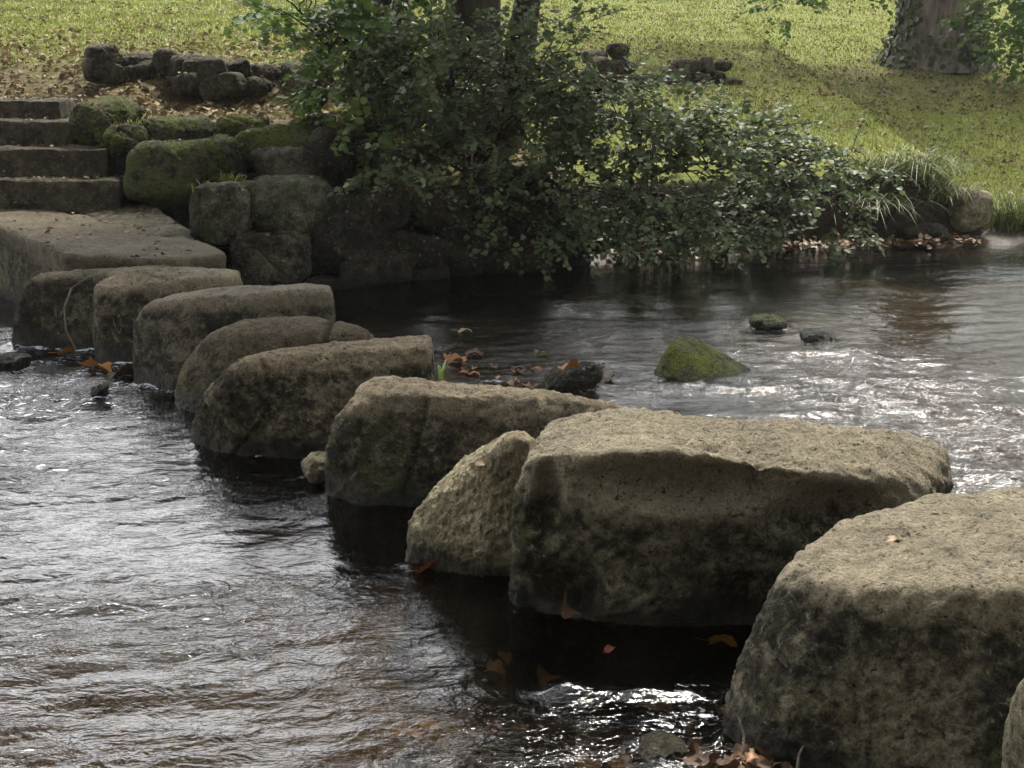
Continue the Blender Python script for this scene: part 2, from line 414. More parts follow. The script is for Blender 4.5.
def ground_z(x, y):
    x = np.asarray(x, float); y = np.asarray(y, float)
    yb = bank_y(x) + 0.12 * fbm(np.stack([x * 1.3, x * 0 + 3, x * 0], -1).reshape(-1, 3), 2).reshape(x.shape); t = y - yb
    l, m, r, st = np.interp(t, *PL), np.interp(t, *PM), np.interp(t, *PR), np.interp(t, *PS)
    ws = smooth(-3.3, -3.7, x)
    l = l * (1 - ws) + st * ws
    wl = smooth(-0.6, -1.6, x); wr = smooth(4.25, 4.85, x)
    z = l * wl + (m * (1 - wr) + r * wr) * (1 - wl)
    nz = fbm(np.stack([x * 0.8, y * 0.8, x * 0], -1).reshape(-1, 3), 4).reshape(x.shape)
    near = np.interp(y, [-60, -3, -1.5, 0, 1.2], [4.5, 1.6, 1.0, .2, 0])     # the near bank behind the viewer
    return z + nz * np.where(t > 0.2, 0.05, 0.05) + near

def litter_at(x, y):
    a = 0.42 * smooth(-1.0, -3.2, x) * smooth(19, 13, y) + 0.5 * smooth(14, 12, y) * (x < 0.5)
    a = a + 0.42 * np.exp(-(((x - 6.6) / 2.5) ** 2 + ((y - 21) / 2.5) ** 2)) + 0.25 * np.exp(-(((x - 2) / 3) ** 2 + ((y - 19) / 4) ** 2))
    return a + 0.12

def warp(lo, hi, fine_lo, fine_hi, step, growth=1.25):
    mid = list(np.arange(fine_lo, fine_hi, step)); s = step; a = [fine_lo]
    while a[-1] > lo: s *= growth; a.append(a[-1] - s)
    b = [mid[-1]]; s = step
    while b[-1] < hi: s *= growth; b.append(b[-1] + s)
    return np.array(a[:0:-1] + mid + b[1:])

def grid(xs, ys):
    X, Y = np.meshgrid(xs, ys); nx = len(xs); ny = len(ys)
    i = (np.arange(ny - 1)[:, None] * nx + np.arange(nx - 1)[None]).ravel()
    return X, Y, np.stack([i, i + 1, i + nx + 1, i + nx], 1)

xs = warp(-55, 55, -6, 9, 0.06, 1.2)
ys = np.concatenate([warp(-40, 9.4, 1.2, 9.3, 0.25, 1.3), warp(9.6, 80, 9.7, 16, 0.05, 1.08)[1:]])
ys = np.unique(np.round(ys, 4))
X, Y, fs = grid(xs, ys)
Z = ground_z(X, Y)
gy, gx = np.gradient(Z, ys, xs)
steep = smooth(0.55, 1.1, np.hypot(gx, gy))
lowsoil = smooth(0.12, 0.02, Z)
g = mesh_np('ground', np.stack([X, Y, Z], -1).reshape(-1, 3), fs, M['ground'],
            attrs={'litter': litter_at(X, Y).ravel(), 'soil': np.maximum(steep, lowsoil).ravel()})
tag(g, kind='structure')
# river bed: lies a little above the buried part of the ground sheet
xs2 = warp(-40, 40, -5, 5, 0.05, 1.3); ys2 = np.arange(0.6, 13.5, 0.05)
X2, Y2, fs2 = grid(xs2, ys2)
pp = np.stack([X2, Y2, X2 * 0], -1).reshape(-1, 3)
Zb = -0.34 + 0.10 * fbm(pp * 1.1, 3).reshape(X2.shape) + 0.05 * fbm(pp * 5, 3, 0.5, ridge=True).reshape(X2.shape)
g = mesh_np('riverbed', np.stack([X2, Y2, Zb], -1).reshape(-1, 3), fs2, M['bed']); tag(g, kind='structure')

# ------------------------------------------------------------------ stepping stones
G = 'stepping stones crossing the river'
def stone(label, mat, top, front, water, extra=(), **kw):
    top = [T(*a) for a in top]; front = [V(*a) for a in front]; w = [T(*a) for a in water]
    pts = np.concatenate([np.array(top + front + w + list(extra)), under(top, -0.42, 1.02), under(w, -0.42, 1.0)])
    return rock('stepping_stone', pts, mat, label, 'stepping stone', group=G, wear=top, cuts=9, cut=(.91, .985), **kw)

stone('edge of pale rough stepping stone beside the near dark block, mostly out of frame', M['granite_pale'],
      [(1036, 655, .62), (1150, 640, .62), (1150, 740, .62)], [(1022, 700, 2.42), (1004, 768, 2.40), (1000, 800, 2.4), (1150, 800, 2.2)], [(995, 860), (1150, 900)], sub=6, amp=.02, seed=1)
stone('big square dark-fronted stepping stone with flat pale top, two dead leaves lying on it', M['granite'],
      [(786, 556, .48), (812, 574, .48), (845, 584, .48), (930, 588, .49), (1060, 584, .49), (1120, 570, .47), (848, 512, .49), (930, 494, .50), (1024, 494, .50), (1090, 500, .48)],
      [(724, 680, 3.18), (756, 610, 3.14), (838, 600, 3.02), (1100, 600, 3.0)], [(722, 732), (765, 778), (1000, 812), (1120, 812)],
      sub=7, amp=.030, freq=3.4, p=22, seed=2)
stone('largest stepping stone, long and overhanging, with hollow shadowed face and mossy right end', M['granite_green'],
      [(541, 421, .54), (562, 414, .55), (640, 411, .56), (735, 426, .535), (860, 430, .51), (915, 436, .49), (940, 448, .46)],
      [(949, 470, 4.15), (946, 490, 4.12), (522, 458, 3.98), (590, 452, 3.88), (650, 446, 3.84), (720, 452, 3.84), (850, 476, 3.84), (925, 488, 3.95), (506, 540, 3.96)],
      [(508, 600), (560, 620), (660, 630), (750, 628), (880, 590)],
      dents=[(V(690, 480, 3.85), (.45, .3, .11), .10), (V(830, 510, 3.85), (.3, .3, .12), .09), (V(570, 585, 3.9), (.16, .3, .12), .10), (V(745, 590, 3.85), (.16, .3, .10), .08), (V(548, 500, 3.9), (.07, .3, .2), .05)],
      sub=7, amp=.045, freq=2.8, p=18, seed=3)
stone('small pale leaning stepping stone wedged behind the left end of the largest one', M['granite_pale'],
      [(534, 434, .50), (508, 436, .50), (545, 450, .45)], [(470, 455, 4.62), (440, 478, 4.52), (410, 515, 4.42), (404, 545, 4.36), (430, 500, 4.4)],
      [(410, 556), (440, 574), (480, 580), (545, 582)], sub=7, amp=.036, freq=3.6, p=17, seed=4)
stone('wedge shaped stepping stone with mossy green left end, tapering to a low right tip', M['granite_green'],
      [(354, 386, .46), (370, 375, .50), (430, 375, .50), (490, 387, .47), (560, 397, .44), (620, 401, .42), (630, 409, .39)],
      [(336, 418, 5.06), (319, 456, 5.08), (362, 396, 5.03), (480, 405, 5.03), (560, 416, 5.1), (620, 414, 5.3)],
      [(321, 498), (360, 510), (440, 510), (560, 480), (615, 462)], sub=7, amp=.032, freq=3.2, p=16, seed=5)
stone('long flat-topped stepping stone with mottled brown face, behind the green wedge', M['granite'],
      [(228, 359, .46), (285, 347, .475), (360, 341, .475), (434, 334, .475)],
      [(187, 415, 5.80), (202, 384, 5.80), (240, 366, 5.78), (330, 356, 5.8), (432, 346, 5.9), (438, 380, 5.95)],
      [(190, 437), (250, 454), (330, 460), (440, 440)], sub=7, amp=.028, freq=3.4, p=16, seed=6)
stone('low round-backed stepping stone with smooth tan top, fourth from the bank slab', M['slab'],
      [(215, 325, .44), (255, 315, .455), (320, 315, .455), (358, 324, .43), (380, 334, .39)],
      [(168, 378, 6.5), (182, 348, 6.5), (225, 332, 6.45), (320, 326, 6.5), (375, 344, 6.5)],
      [(170, 405), (200, 418), (300, 415), (375, 405)], sub=6, amp=.025, freq=3.2, p=11, seed=7)
stone('upright slab stepping stone with lichen speckled face and square right corner', M['granite'],
      [(165, 293, .49), (250, 287, .50), (334, 282, .51)],
      [(127, 332, 6.98), (142, 304, 6.98), (250, 294, 6.95), (338, 290, 7.1), (338, 313, 7.1)],
      [(133, 384), (180, 396), (330, 388)], sub=6, amp=.026, freq=3.4, p=18, seed=8)
stone('narrow square-ended stepping stone with pale left face, second from the bank slab', M['granite'],
      [(102, 281, .47), (180, 273, .49), (240, 270, .50)],
      [(88, 292, 7.58), (94, 330, 7.56), (180, 279, 7.6), (242, 277, 7.75), (242, 292, 7.75)],
      [(93, 358), (135, 366), (240, 360)], sub=6, amp=.022, freq=3.4, p=20, seed=9)
stone('dark stepping stone nearest the bank slab, black wet front with thin pale top', M['granite_dark'],
      [(36, 271, .46), (100, 268, .47), (182, 264, .48)],
      [(24, 280, 8.02), (100, 276, 8.02), (182, 273, 8.1)],
      [(6, 346), (80, 352), (180, 348)], sub=6, amp=.022, freq=3.4, p=16, seed=10)

# slabs at the landing
pts = [T(-40, 209, .58), T(0, 210, .57), T(36, 207, .57), T(112, 219, .55), T(192, 241, .50), T(228, 262, .45), T(180, 271, .44), T(85, 268, .45), T(62, 254, .47), T(25, 236, .51), T(-8, 226, .54)]
pts = np.concatenate([np.array(pts), under(pts, 0.05, .96), under(pts, -.4, .9)])
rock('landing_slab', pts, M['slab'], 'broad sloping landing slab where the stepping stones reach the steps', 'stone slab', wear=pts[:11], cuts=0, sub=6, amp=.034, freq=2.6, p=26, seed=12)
pts = [T(70, 206, .56), T(150, 206, .57), T(176, 222, .55), T(188, 240, .52), T(150, 238, .53), T(100, 222, .54)]
pts = np.concatenate([np.array(pts), under(pts, 0.1, 1)])
rock('landing_slab', pts, M['slab'], 'narrow wedge shaped slab between the landing slab and the mossy boulders', 'stone slab', sub=5, amp=.015, freq=3, p=22, seed=13)

# ------------------------------------------------------------------ bank boulders
boulder('boulder', (181, 188, 246, 248), 10.0, .6, M['bank_block'], 'pale squarish boulder at the bank, just right of the narrow slab', sub=6, e=.3, seed=20, amp=.035, p=20)
boulder('boulder', (244, 178, 328, 242), 10.1, .6, M['bank_block'], 'largest square block on the bank edge, flat face stained green', sub=6, e=.25, seed=21, amp=.03, p=22)
boulder('boulder', (226, 236, 304, 292), 9.85, .5, M['granite_dark'], 'low dark block at the water below the square bank blocks', sub=6, e=.3, seed=22, amp=.035, p=18)
MG = 'mossy boulders beside the steps'
for i, (box, Yd, th, mat, lab) in enumerate([
    ((64, 103, 126, 148), 11.10, .8, 'mossy', 'mossy boulder beside the end of the top step'),
    ((112, 145, 198, 214), 10.45, .9, 'mossy', 'largest mossy boulder, rounded, just above the narrow slab'),
    ((100, 128, 144, 168), 10.80, .6, 'mossy', 'small dark mossy boulder against the end of the third step'),
    ((130, 119, 208, 156), 10.95, .8, 'mossy', 'flat-topped mossy boulder behind the largest mossy one'),
    ((168, 139, 240, 184), 10.55, .8, 'mossy', 'mossy boulder right of the largest mossy one, over the dark gap'),
    ((204, 117, 262, 144), 11.25, .7, 'moss_bright', 'bright green mossy boulder at the back of the bank pile'),
    ((224, 128, 308, 172), 10.85, .8, 'mossy', 'long mossy boulder with a bright top edge above the square block'),
    ((238, 150, 318, 192), 10.45, .7, 'upper', 'brown leaf-strewn boulder lying directly on the square block'),
    ((304, 128, 350, 192), 10.75, .7, 'wall', 'grey brown boulder under the left edge of the bush'),
    ((318, 124, 376, 156), 11.2, .7, 'mossy', 'half hidden mossy boulder behind the grey brown one'),
    ((284, 118, 334, 144), 11.4, .6, 'mossy', 'low mossy boulder at the right end of the terrace edge')]):
    boulder('boulder', box, Yd, th, M[mat], lab, e=.55, seed=30 + i, amp=.05, freq=4.5, group=MG, sub=6, p=16)

# flight of steps
def rough_box(name, x0, x1, y0, y1, z0, z1, mat, parent, seed, cell=.03, amp=.02):
    nx, ny, nz = [max(2, int((b - a) / cell)) for a, b in ((x0, x1), (y0, y1), (z0, z1))]
    bm = bmesh.new()
    vs, fsx, off = [], [], 0
    def face(o, u, v, nu, nv):
        nonlocal off
        a, b = np.meshgrid(np.linspace(0, 1, nu + 1), np.linspace(0, 1, nv + 1))
        P = np.array(o) + a.ravel()[:, None] * np.array(u) + b.ravel()[:, None] * np.array(v)
        i = (np.arange(nv)[:, None] * (nu + 1) + np.arange(nu)[None]).ravel()
        vs.append(P); fsx.append(np.stack([i, i + 1, i + nu + 2, i + nu + 1], 1) + off); off += len(P)
    bm.free()
    dx, dy, dz = x1 - x0, y1 - y0, z1 - z0
    face((x0, y0, z0), (dx, 0, 0), (0, 0, dz), nx, nz); face((x1, y1, z0), (-dx, 0, 0), (0, 0, dz), nx, nz)
    face((x1, y0, z0), (0, dy, 0), (0, 0, dz), ny, nz); face((x0, y1, z0), (0, -dy, 0), (0, 0, dz), ny, nz)
    face((x0, y0, z1), (dx, 0, 0), (0, dy, 0), nx, ny); face((x0, y1, z0), (dx, 0, 0), (0, -dy, 0), nx, ny)
    P = np.concatenate(vs); Fc = np.concatenate(fsx)
    # round the arrises, then wear
    c = np.array([(x0 + x1) / 2, (y0 + y1) / 2, (z0 + z1) / 2]); hf = np.array([dx, dy, dz]) / 2; rr = 0.03
    q = P - c; inner = np.clip(q, -(hf - rr), hf - rr); d = q - inner; L = np.linalg.norm(d, axis=1)[:, None]
    q = np.where(L > 1e-6, inner + d / np.maximum(L, 1e-6) * rr, q)
    nr = d / np.maximum(L, 1e-6)
    P = c + q + nr * (amp * 2 * fbm(P * 5 + seed * 9, 4) + amp * fbm(P * 1.7 + seed, 2))[:, None]
    return mesh_np(name, P, Fc, mat, parent, (c[0], y0, z0))
steps = thing('stone_steps', (T(0, 208, .54)[0] - .6, 10.7, .5), 'worn stone steps climbing from the landing slab to the lawn', 'steps')
edges = [(181, 206, 10.62, 118), (149, 181, 10.97, 108), (121, 149, 11.30, 72), (100, 121, 11.64, 60)]
for i, (yt, ybt, Yd, pr) in enumerate(edges):
    zt = V(60, yt, Yd)[2]; zb = V(60, ybt, Yd)[2] - .10
    rough_box('step', -6.3, V(pr, yt, Yd)[0], Yd, Yd + .55, zb, zt, M['step'], steps, i + 1)

# ------------------------------------------------------------------ rubble and retaining walls
def rubble_wall(label, pts, mat, rows, w, h, seed, group=None, cat='stone wall', ragged=False):
    """courses of odd stones following a line of ground points"""
    r_ = np.random.default_rng(seed); pts = np.array(pts, float)
    th = thing('dry_stone_wall', tuple(pts.mean(0)), label, cat, group)
    seg = np.linalg.norm(np.diff(pts[:, :2], axis=0), axis=1); cum = np.concatenate([[0], np.cumsum(seg)])
    n = 0
    for r in range(rows):
        s = -r_.uniform(0, w)
        while s < cum[-1]:
            ww = w * r_.uniform(.5, 1.6); hh = h * r_.uniform(.65, 1.4)
            m = s + ww / 2
            x = np.interp(m, cum, pts[:, 0]); y = np.interp(m, cum, pts[:, 1]); z = np.interp(m, cum, pts[:, 2])
            top = z + r * h * .92
            if ragged: z = z + .05 * math.sin(m * 3.1)
            top = z + r * h * .92
            if r == 0 or not ragged or math.sin(m * 4.3 + 1.2) > -1.05 + r * .45:
                d = r_.normal(size=(26, 3)); d /= np.linalg.norm(d, axis=1)[:, None]; d = np.sign(d) * np.abs(d) ** (r_.uniform(.55, .8) if ragged else r_.uniform(.32, .55))
                d /= np.abs(d).max(0)
                k = np.searchsorted(cum, min(max(m, 1e-3), cum[-1] - 1e-3)) - 1
                dr = (pts[k + 1] - pts[k]); ang = math.atan2(dr[1], dr[0]) + r_.normal(0, .12)
                q = d * np.array([ww * .56, w * .42, hh * .60])
                ca, sa = math.cos(ang), math.sin(ang)
                ti_ = r_.normal(0, .16); q = np.stack([q[:, 0] * math.cos(ti_) - q[:, 2] * math.sin(ti_), q[:, 1], q[:, 0] * math.sin(ti_) + q[:, 2] * math.cos(ti_)], 1)
                q = np.stack([q[:, 0] * ca - q[:, 1] * sa, q[:, 0] * sa + q[:, 1] * ca, q[:, 2]], 1)
                rock('stone', q + np.array([x, y + .08 * r + r_.normal(0, .03), top + hh * .4]), mat, sub=5, amp=.032 * w / .3, freq=5, seed=seed + n, parent=th, p=14)
                n += 1
            s += ww * .97
    return th
lw = [(x, bank_y(x) - .22 + .0 * x, -.15) for x in np.linspace(-1.42, .25, 9)]
rubble_wall('dark mossy retaining wall rising from the water under the bush', lw, M['wall'], 3, .52, .32, 203)
uw = [(V(px, 100, 13.15)[0], 13.15 + .25 * math.sin(px * .05), float(ground_z(np.array([V(px, 100, 13.15)[0]]), np.array([13.1]))[0]) + .02) for px in range(110, 345, 30)]
rubble_wall('low rough stone wall along the back of the leafy terrace', uw, M['upper'], 2, .31, .16, 307)
rw = [(V(px, 78, 17.6)[0], 17.6 + (px - 610) * .004, float(ground_z(np.array([V(px, 78, 17.6)[0]]), np.array([17.6]))[0]) - .05) for px in range(590, 735, 24)]
rubble_wall('ruined rubble wall on the lawn behind the bush', rw, M['upper'], 3, .27, .17, 423, ragged=True)

# right bank boulders
boulder('boulder', (952, 190, 998, 236), 12.75, .5, M['granite_pale'], 'pale rounded boulder at the foot of the grassy bank on the far shore', e=.55, seed=50, amp=.035)
boulder('boulder', (902, 226, 958, 246), 12.5, .4, M['wall'], 'low dark flat rock at the waterline left of the pale far boulder', e=.5, seed=51)
boulder('boulder', (378, 236, 400, 250), 10.55, .2, M['wall'], 'tiny dark rock at the foot of the dark retaining wall', sub=4, seed=52)

# rocks in the river
boulder_pts = [V(653, 374, 7.25), V(670, 343, 7.25), V(681, 335, 7.35), V(700, 339, 7.35), V(752, 373, 7.30), V(748, 382, 7.2), V(700, 386, 7.0), V(657, 383, 7.1), V(688, 336, 7.5), V(740, 370, 7.6), V(690, 352, 7.15)]
bp_ = np.array(boulder_pts)
rock('river_rock', np.concatenate([bp_, under(bp_, -.3, 1.05)]), M['moss_bright'], 'bright mossy pointed rock standing in the middle of the river', 'rock', sub=6, amp=.014, freq=5, p=26, seed=60, cuts=0)
boulder('river_rock', (752, 320, 790, 340), 8.5, .3, M['moss_bright'], 'small low mossy rock behind the pointed mossy one', 'rock', sub=5, seed=61)
boulder('river_rock', (804, 335, 836, 349), 8.1, .3, M['granite_dark'], 'flat brown rock awash to the right of the small mossy one', 'rock', sub=4, seed=62)
boulder('river_rock', (540, 372, 606, 400), 6.75, .3, M['wall'], 'dark wet rock awash with an orange leaf caught on top', 'rock', sub=5, seed=63, e=.8, tilt=.3)
boulder('river_rock', (-14, 357, 22, 382), 7.2, .25, M['granite_dark'], 'small dark rock in the bright riffle at the left edge', 'rock', sub=5, seed=64)
boulder('river_rock', (298, 457, 330, 490), 5.2, .2, M['granite_pale'], 'small grey rock half under water beside the green wedge stone', 'rock', sub=5, seed=65)
boulder('river_rock', (626, 750, 700, 790), 2.98, .14, M['granite_pale'], 'pale grey stone at the water below the leaf pile', 'rock', sub=5, seed=66, e=.6)
boulder('river_rock', (84, 386, 110, 404), 6.6, .12, M['wall'], 'dark ragged leaf lump in the riffle below the orange leaves', 'rock', sub=4, seed=69, e=.9, tilt=.5)  # a ragged dark leaf, built as a small stone

# ------------------------------------------------------------------ water
ysw = [1.0]
while ysw[-1] < 15.5: ysw.append(ysw[-1] + max(.008, .0042 * ysw[-1]))
xw = warp(-60, 60, -5.6, 6.2, 0.022, 1.25); yw = np.array(ysw)
Xw, Yw, fw = grid(xw, yw)
P = np.stack([Xw, Yw, np.zeros_like(Xw)], -1).reshape(-1, 3)
x, y = P[:, 0], P[:, 1]
def blob(px, py, rx, ry):
    c = T(px, py, 0); return np.exp(-(((x - c[0]) / rx) ** 2 + ((y - c[1]) / ry) ** 2))
ca, sa = math.cos(.22), math.sin(.22)
u, v = x * ca + y * sa, -x * sa + y * ca
wpx = .25 * fbm(np.stack([x * 1.1, y * 1.1, x * 0], 1), 2); wpy = .25 * fbm(np.stack([x * 1.1, y * 1.1, x * 0 + 9], 1), 2)
n_big = fbm(np.stack([u * 1.6 + wpx, v * 3.2 + wpy, x * 0 + .3], 1), 3)
n_mid = fbm(np.stack([u * 4.2 + wpx * 3, v * 8.5 + wpy * 3, x * 0 + 5.3], 1), 3, .55)
n_fin = fbm(np.stack([u * 13 + wpx * 4, v * 23 + wpy * 4, x * 0 + 2.3], 1), 2, .5)
n_sl = fbm(np.stack([u * .7, v * 1.6, x * 0 + 8.1], 1), 3)
calm = np.clip(blob(520, 265, 3.2, 1.6) + blob(420, 560, .55, .7) + blob(560, 650, .6, .45), 0, 1)
rapid = np.clip(blob(960, 430, 1.0, 1.3) + .9 * blob(990, 480, .5, .5) + 1.2 * blob(60, 375, 1.3, 1.3) + .7 * blob(560, 375, .5, .4) + .5 * blob(840, 370, 1.3, 1.0), 0, 1)
amp = (1 - .72 * calm) * (.65 + 1.3 * rapid)
zw = amp * (.030 * n_big + .014 * n_mid * (.4 + 1.2 * smooth(-.3, .3, n_sl)) + .0042 * n_fin) * np.interp(y, [5, 9], [1, .55])
# standing ripples
rip = blob(570, 695, .07, .05) + .8 * blob(640, 696, .16, .03)
zw += .028 * rip * (1 + .6 * n_mid)
zw += .03 * blob(560, 392, .25, .1) * (1 + n_mid) + .025 * blob(700, 388, .4, .07) * (1 + n_mid) + .03 * blob(990, 478, .35, .18) * (1 + n_mid)
foam_glint = (.36 * blob(990, 480, .30, .22) + .30 * blob(940, 420, .6, .5) + .36 * blob(700, 388, .38, .07) + .42 * blob(500, 382, .25, .12) + .35 * blob(600, 395, .2, .12)
        + .50 * blob(575, 694, .09, .035) + .38 * blob(640, 698, .16, .025) + .40 * blob(690, 690, .06, .1) + .40 * blob(40, 355, .9, .8) + .36 * blob(120, 385, .7, .4) + .18 * blob(60, 450, 1.0, .8)
        + .12 * blob(840, 300, 1.2, .5) + .42 * blob(705, 716, .05, .06) + .34 * blob(470, 598, .14, .012) + .34 * blob(620, 629, .2, .012))
foam_glint = 1.25 * foam_glint * (1 + .9 * n_mid) + .05 * n_big  # real foam, plus white painted in for sky glints on steep wavelets
chop = np.clip(.42 * (1 - .6 * calm) * (.55 + .9 * smooth(-.25, .35, n_sl)) + .40 * rapid, .10, 1.2) * np.interp(y, [2, 6, 9, 12], [1, .8, .45, .35])
# the river meeting the stones: a thin broken foam line, a small bow wave
nxw, nyw = len(xw), len(yw); con = np.full((nyw, nxw), 9.0)
for v_, f_ in TOPS:
    m_ = np.abs(v_[:, 2]) < .03
    for qx, qy in v_[m_][::2, :2]:
        if not (-5.4 < qx < 6 and 1.3 < qy < 13): continue
        i0, i1 = np.searchsorted(xw, [qx - .16, qx + .16]); j0, j1 = np.searchsorted(yw, [qy - .16, qy + .16])
        d_ = np.hypot(xw[None, i0:i1] - qx, yw[j0:j1, None] - qy); con[j0:j1, i0:i1] = np.minimum(con[j0:j1, i0:i1], d_)
con = con.ravel()
zw += .010 * np.exp(-(con / .05) ** 2) * (1 + n_mid) + .004 * np.cos(con * 75) * np.exp(-con / .06)
foam_glint += (.30 + .5 * n_mid + .35 * n_sl) * np.exp(-(con / .022) ** 2) * smooth(9.6, 8.5, y)
P[:, 2] = zw
wobj = mesh_np('water', P, fw, M['water'], attrs={'foam_glint': foam_glint, 'chop': chop}); tag(wobj, kind='structure')

# ------------------------------------------------------------------ foliage
def sprays(clusters, n, leaf, seed, twig_len=(.18, .42), per=(7, 13), up=.55, droop=.25, shell=.55, gap=-.16):
    """twigs spread through the given lobes, each carrying alternate leaves in a loose flat spray"""
    r_ = np.random.default_rng(seed)
    w = np.array([c[3] * c[4] * c[5] for c in clusters]); w = w ** .75; w /= w.sum()
    idx = r_.choice(len(clusters), n, p=w); C = np.array(clusters)[idx]
    d = r_.normal(size=(n, 3)); d /= np.linalg.norm(d, axis=1)[:, None]
    rad = r_.random(n) ** (1 / 3); rad = shell * np.maximum(rad, r_.random(n) ** .2) + (1 - shell) * rad
    base = C[:, :3] + d * rad[:, None] * C[:, 3:6]
    # gaps: drop twigs by a coarse noise
    keep = fbm(base * 1.9 + seed, 2) > gap
    base, d, C = base[keep], d[keep], C[keep]; n = len(base)
    ax = d * np.array([1, .9, .45]) + r_.normal(0, .35, (n, 3)); ax[:, 2] -= droop; ax /= np.linalg.norm(ax, axis=1)[:, None]
    L = r_.uniform(*twig_len, n); k = r_.integers(*per, n)
    pos, axis, nrm, size, tint, tw = [], [], [], [], [], []
    lt = np.clip(.5 + .3 * r_.normal(size=n), 0, 1)
    for i in range(n):
        m = int(k[i]); t = np.linspace(.1, 1, m)
        p0 = base[i] + ax[i] * L[i] * t[:, None]; p0[:, 2] -= .12 * L[i] * t ** 2
        sd = np.cross(ax[i], (0, 0, 1)); sd /= np.linalg.norm(sd) + 1e-6
        sg = np.where(np.arange(m) % 2 == 0, 1, -1)[:, None]
        a = ax[i] * .55 + sd * sg + r_.normal(0, .3, (m, 3)); a[-1] = ax[i]
        nn = np.array([0, 0, up]) + r_.normal(0, .33, (m, 3)) + np.array([0, -.18, 0])
        pos.append(p0); axis.append(a); nrm.append(nn)
        size.append(leaf * r_.uniform(.6, 1.25, m) * np.where(t > .9, .8, 1)); tint.append(np.clip(lt[i] + r_.normal(0, .18, m), 0, 1))
        if i % 2 == 0: tw.append(tube([base[i], base[i] + ax[i] * L[i] * .5 - np.array([0, 0, .03 * L[i]]), base[i] + ax[i] * L[i] - np.array([0, 0, .12 * L[i]])], [.005, .004, .002], 3))
    vs, f = leaves_mesh(np.concatenate(pos), np.concatenate(axis), np.concatenate(nrm), np.concatenate(size))
    return vs, f, np.repeat(np.concatenate(tint), 6), (join(tw) if tw else None), base

def curve_path(a, b, n=7, sag=0.0, wob=.05, r_=rng):
    a, b = np.array(a, float), np.array(b, float); t = np.linspace(0, 1, n)[:, None]
    p = a + (b - a) * t; p[:, 2] += sag * np.sin(t[:, 0] * math.pi)
    p[1:-1] += r_.normal(0, wob, (n - 2, 3)); return p

def lobe(px, py, Yd, rx, ry, rz): return (*V(px, py, Yd), rx, ry, rz)

def shrub(name, label, base, lobes, n, leaf, mat, seed, cat='shrub', group=None, **kw):
    th = thing(name, base, label, cat, group)
    r_ = np.random.default_rng(seed + 1)
    vs, f, ti, tw, tb = sprays(lobes, n, leaf, seed, **kw)
    mesh_np('foliage', vs, f, mat, th, base, attrs={'tint': ti})
    parts = []
    for lo in lobes:
        mid = np.array(base) + r_.normal(0, .06, 3) * np.array([1, 1, 0])
        c = np.array(lo[:3])
        pth = curve_path(mid, c, 8, .15, .04, r_); parts.append(tube(pth, np.linspace(.028, .011, 8), 6))
        for j in range(14):
            e = c + r_.normal(0, .45, 3) * np.array(lo[3:6]); parts.append(tube(curve_path(pth[r_.integers(4, 8)], e, 6, .04, .025, r_), np.linspace(.009, .003, 6), 4))
    if tw: parts.append(tw)
    mesh_np('stem', *join(parts), M['twig'], th, base)
    return th

gz = lambda x, y: float(ground_z(np.array([x]), np.array([y]))[0])
SG = 'bushes overhanging the far bank'
bx, by = V(470, 150, 11.6)[0], 11.75
shrub('riverside_bush', 'large dark alder bush overhanging the shaded retaining wall', (bx, by, gz(bx, by) - .05),
      [lobe(450, 70, 11.2, .75, .5, .40), lobe(545, 60, 11.2, .75, .5, .42), lobe(600, 90, 11.2, .5, .5, .38), lobe(520, 135, 11.0, .75, .5, .35), lobe(410, 115, 11.1, .55, .4, .28),
       lobe(570, 195, 11.0, .45, .4, .42), lobe(470, 185, 10.9, .5, .35, .38), lobe(400, 165, 10.7, .45, .3, .28), lobe(520, 225, 10.8, .4, .3, .2)], 1750, .057, M['alder_leaf'], 70, group=SG, gap=-.05)
bx, by = 1.2, 12.15
shrub('riverside_bush', 'grey green bush with pale shining leaves leaning over the water mid river bank', (bx, by, gz(bx, by) - .05),
      [lobe(640, 120, 11.2, .6, .5, .36), lobe(690, 165, 11.2, .6, .5, .36), lobe(640, 205, 11.0, .5, .4, .32), lobe(735, 140, 11.6, .5, .4, .24), lobe(700, 225, 11.2, .45, .35, .18)], 950, .060, M['alder_leaf'], 71, group=SG, gap=-.01)
bx, by = 2.5, 12.75
shrub('riverside_bush', 'low straggling bush drooping to the leaf strewn waterline at the right of the other bushes', (bx, by, gz(bx, by) - .05),
      [lobe(790, 160, 12.0, .5, .4, .20), lobe(840, 165, 12.2, .35, .35, .16), lobe(790, 200, 11.7, .5, .4, .2), lobe(845, 215, 11.7, .42, .35, .13), lobe(780, 232, 11.5, .4, .3, .11)], 400, .062, M['alder_leaf'], 72, group=SG, shell=.4, gap=.02)
bx, by = V(365, 110, 12)[0], 12.2
shrub('riverside_bush', 'fresh green leafy bush at the left, between the terrace wall and the dark bush', (bx, by, gz(bx, by) - .05),
      [lobe(300, 12, 11.8, .35, .4, .22), lobe(345, 40, 11.7, .4, .4, .3), lobe(395, 30, 11.9, .45, .4, .35), lobe(345, 90, 11.5, .3, .3, .18), lobe(370, 130, 11.2, .3, .3, .15), lobe(405, 75, 11.8, .4, .4, .25)], 420, .08, M['fresh_leaf'], 73, group=SG)

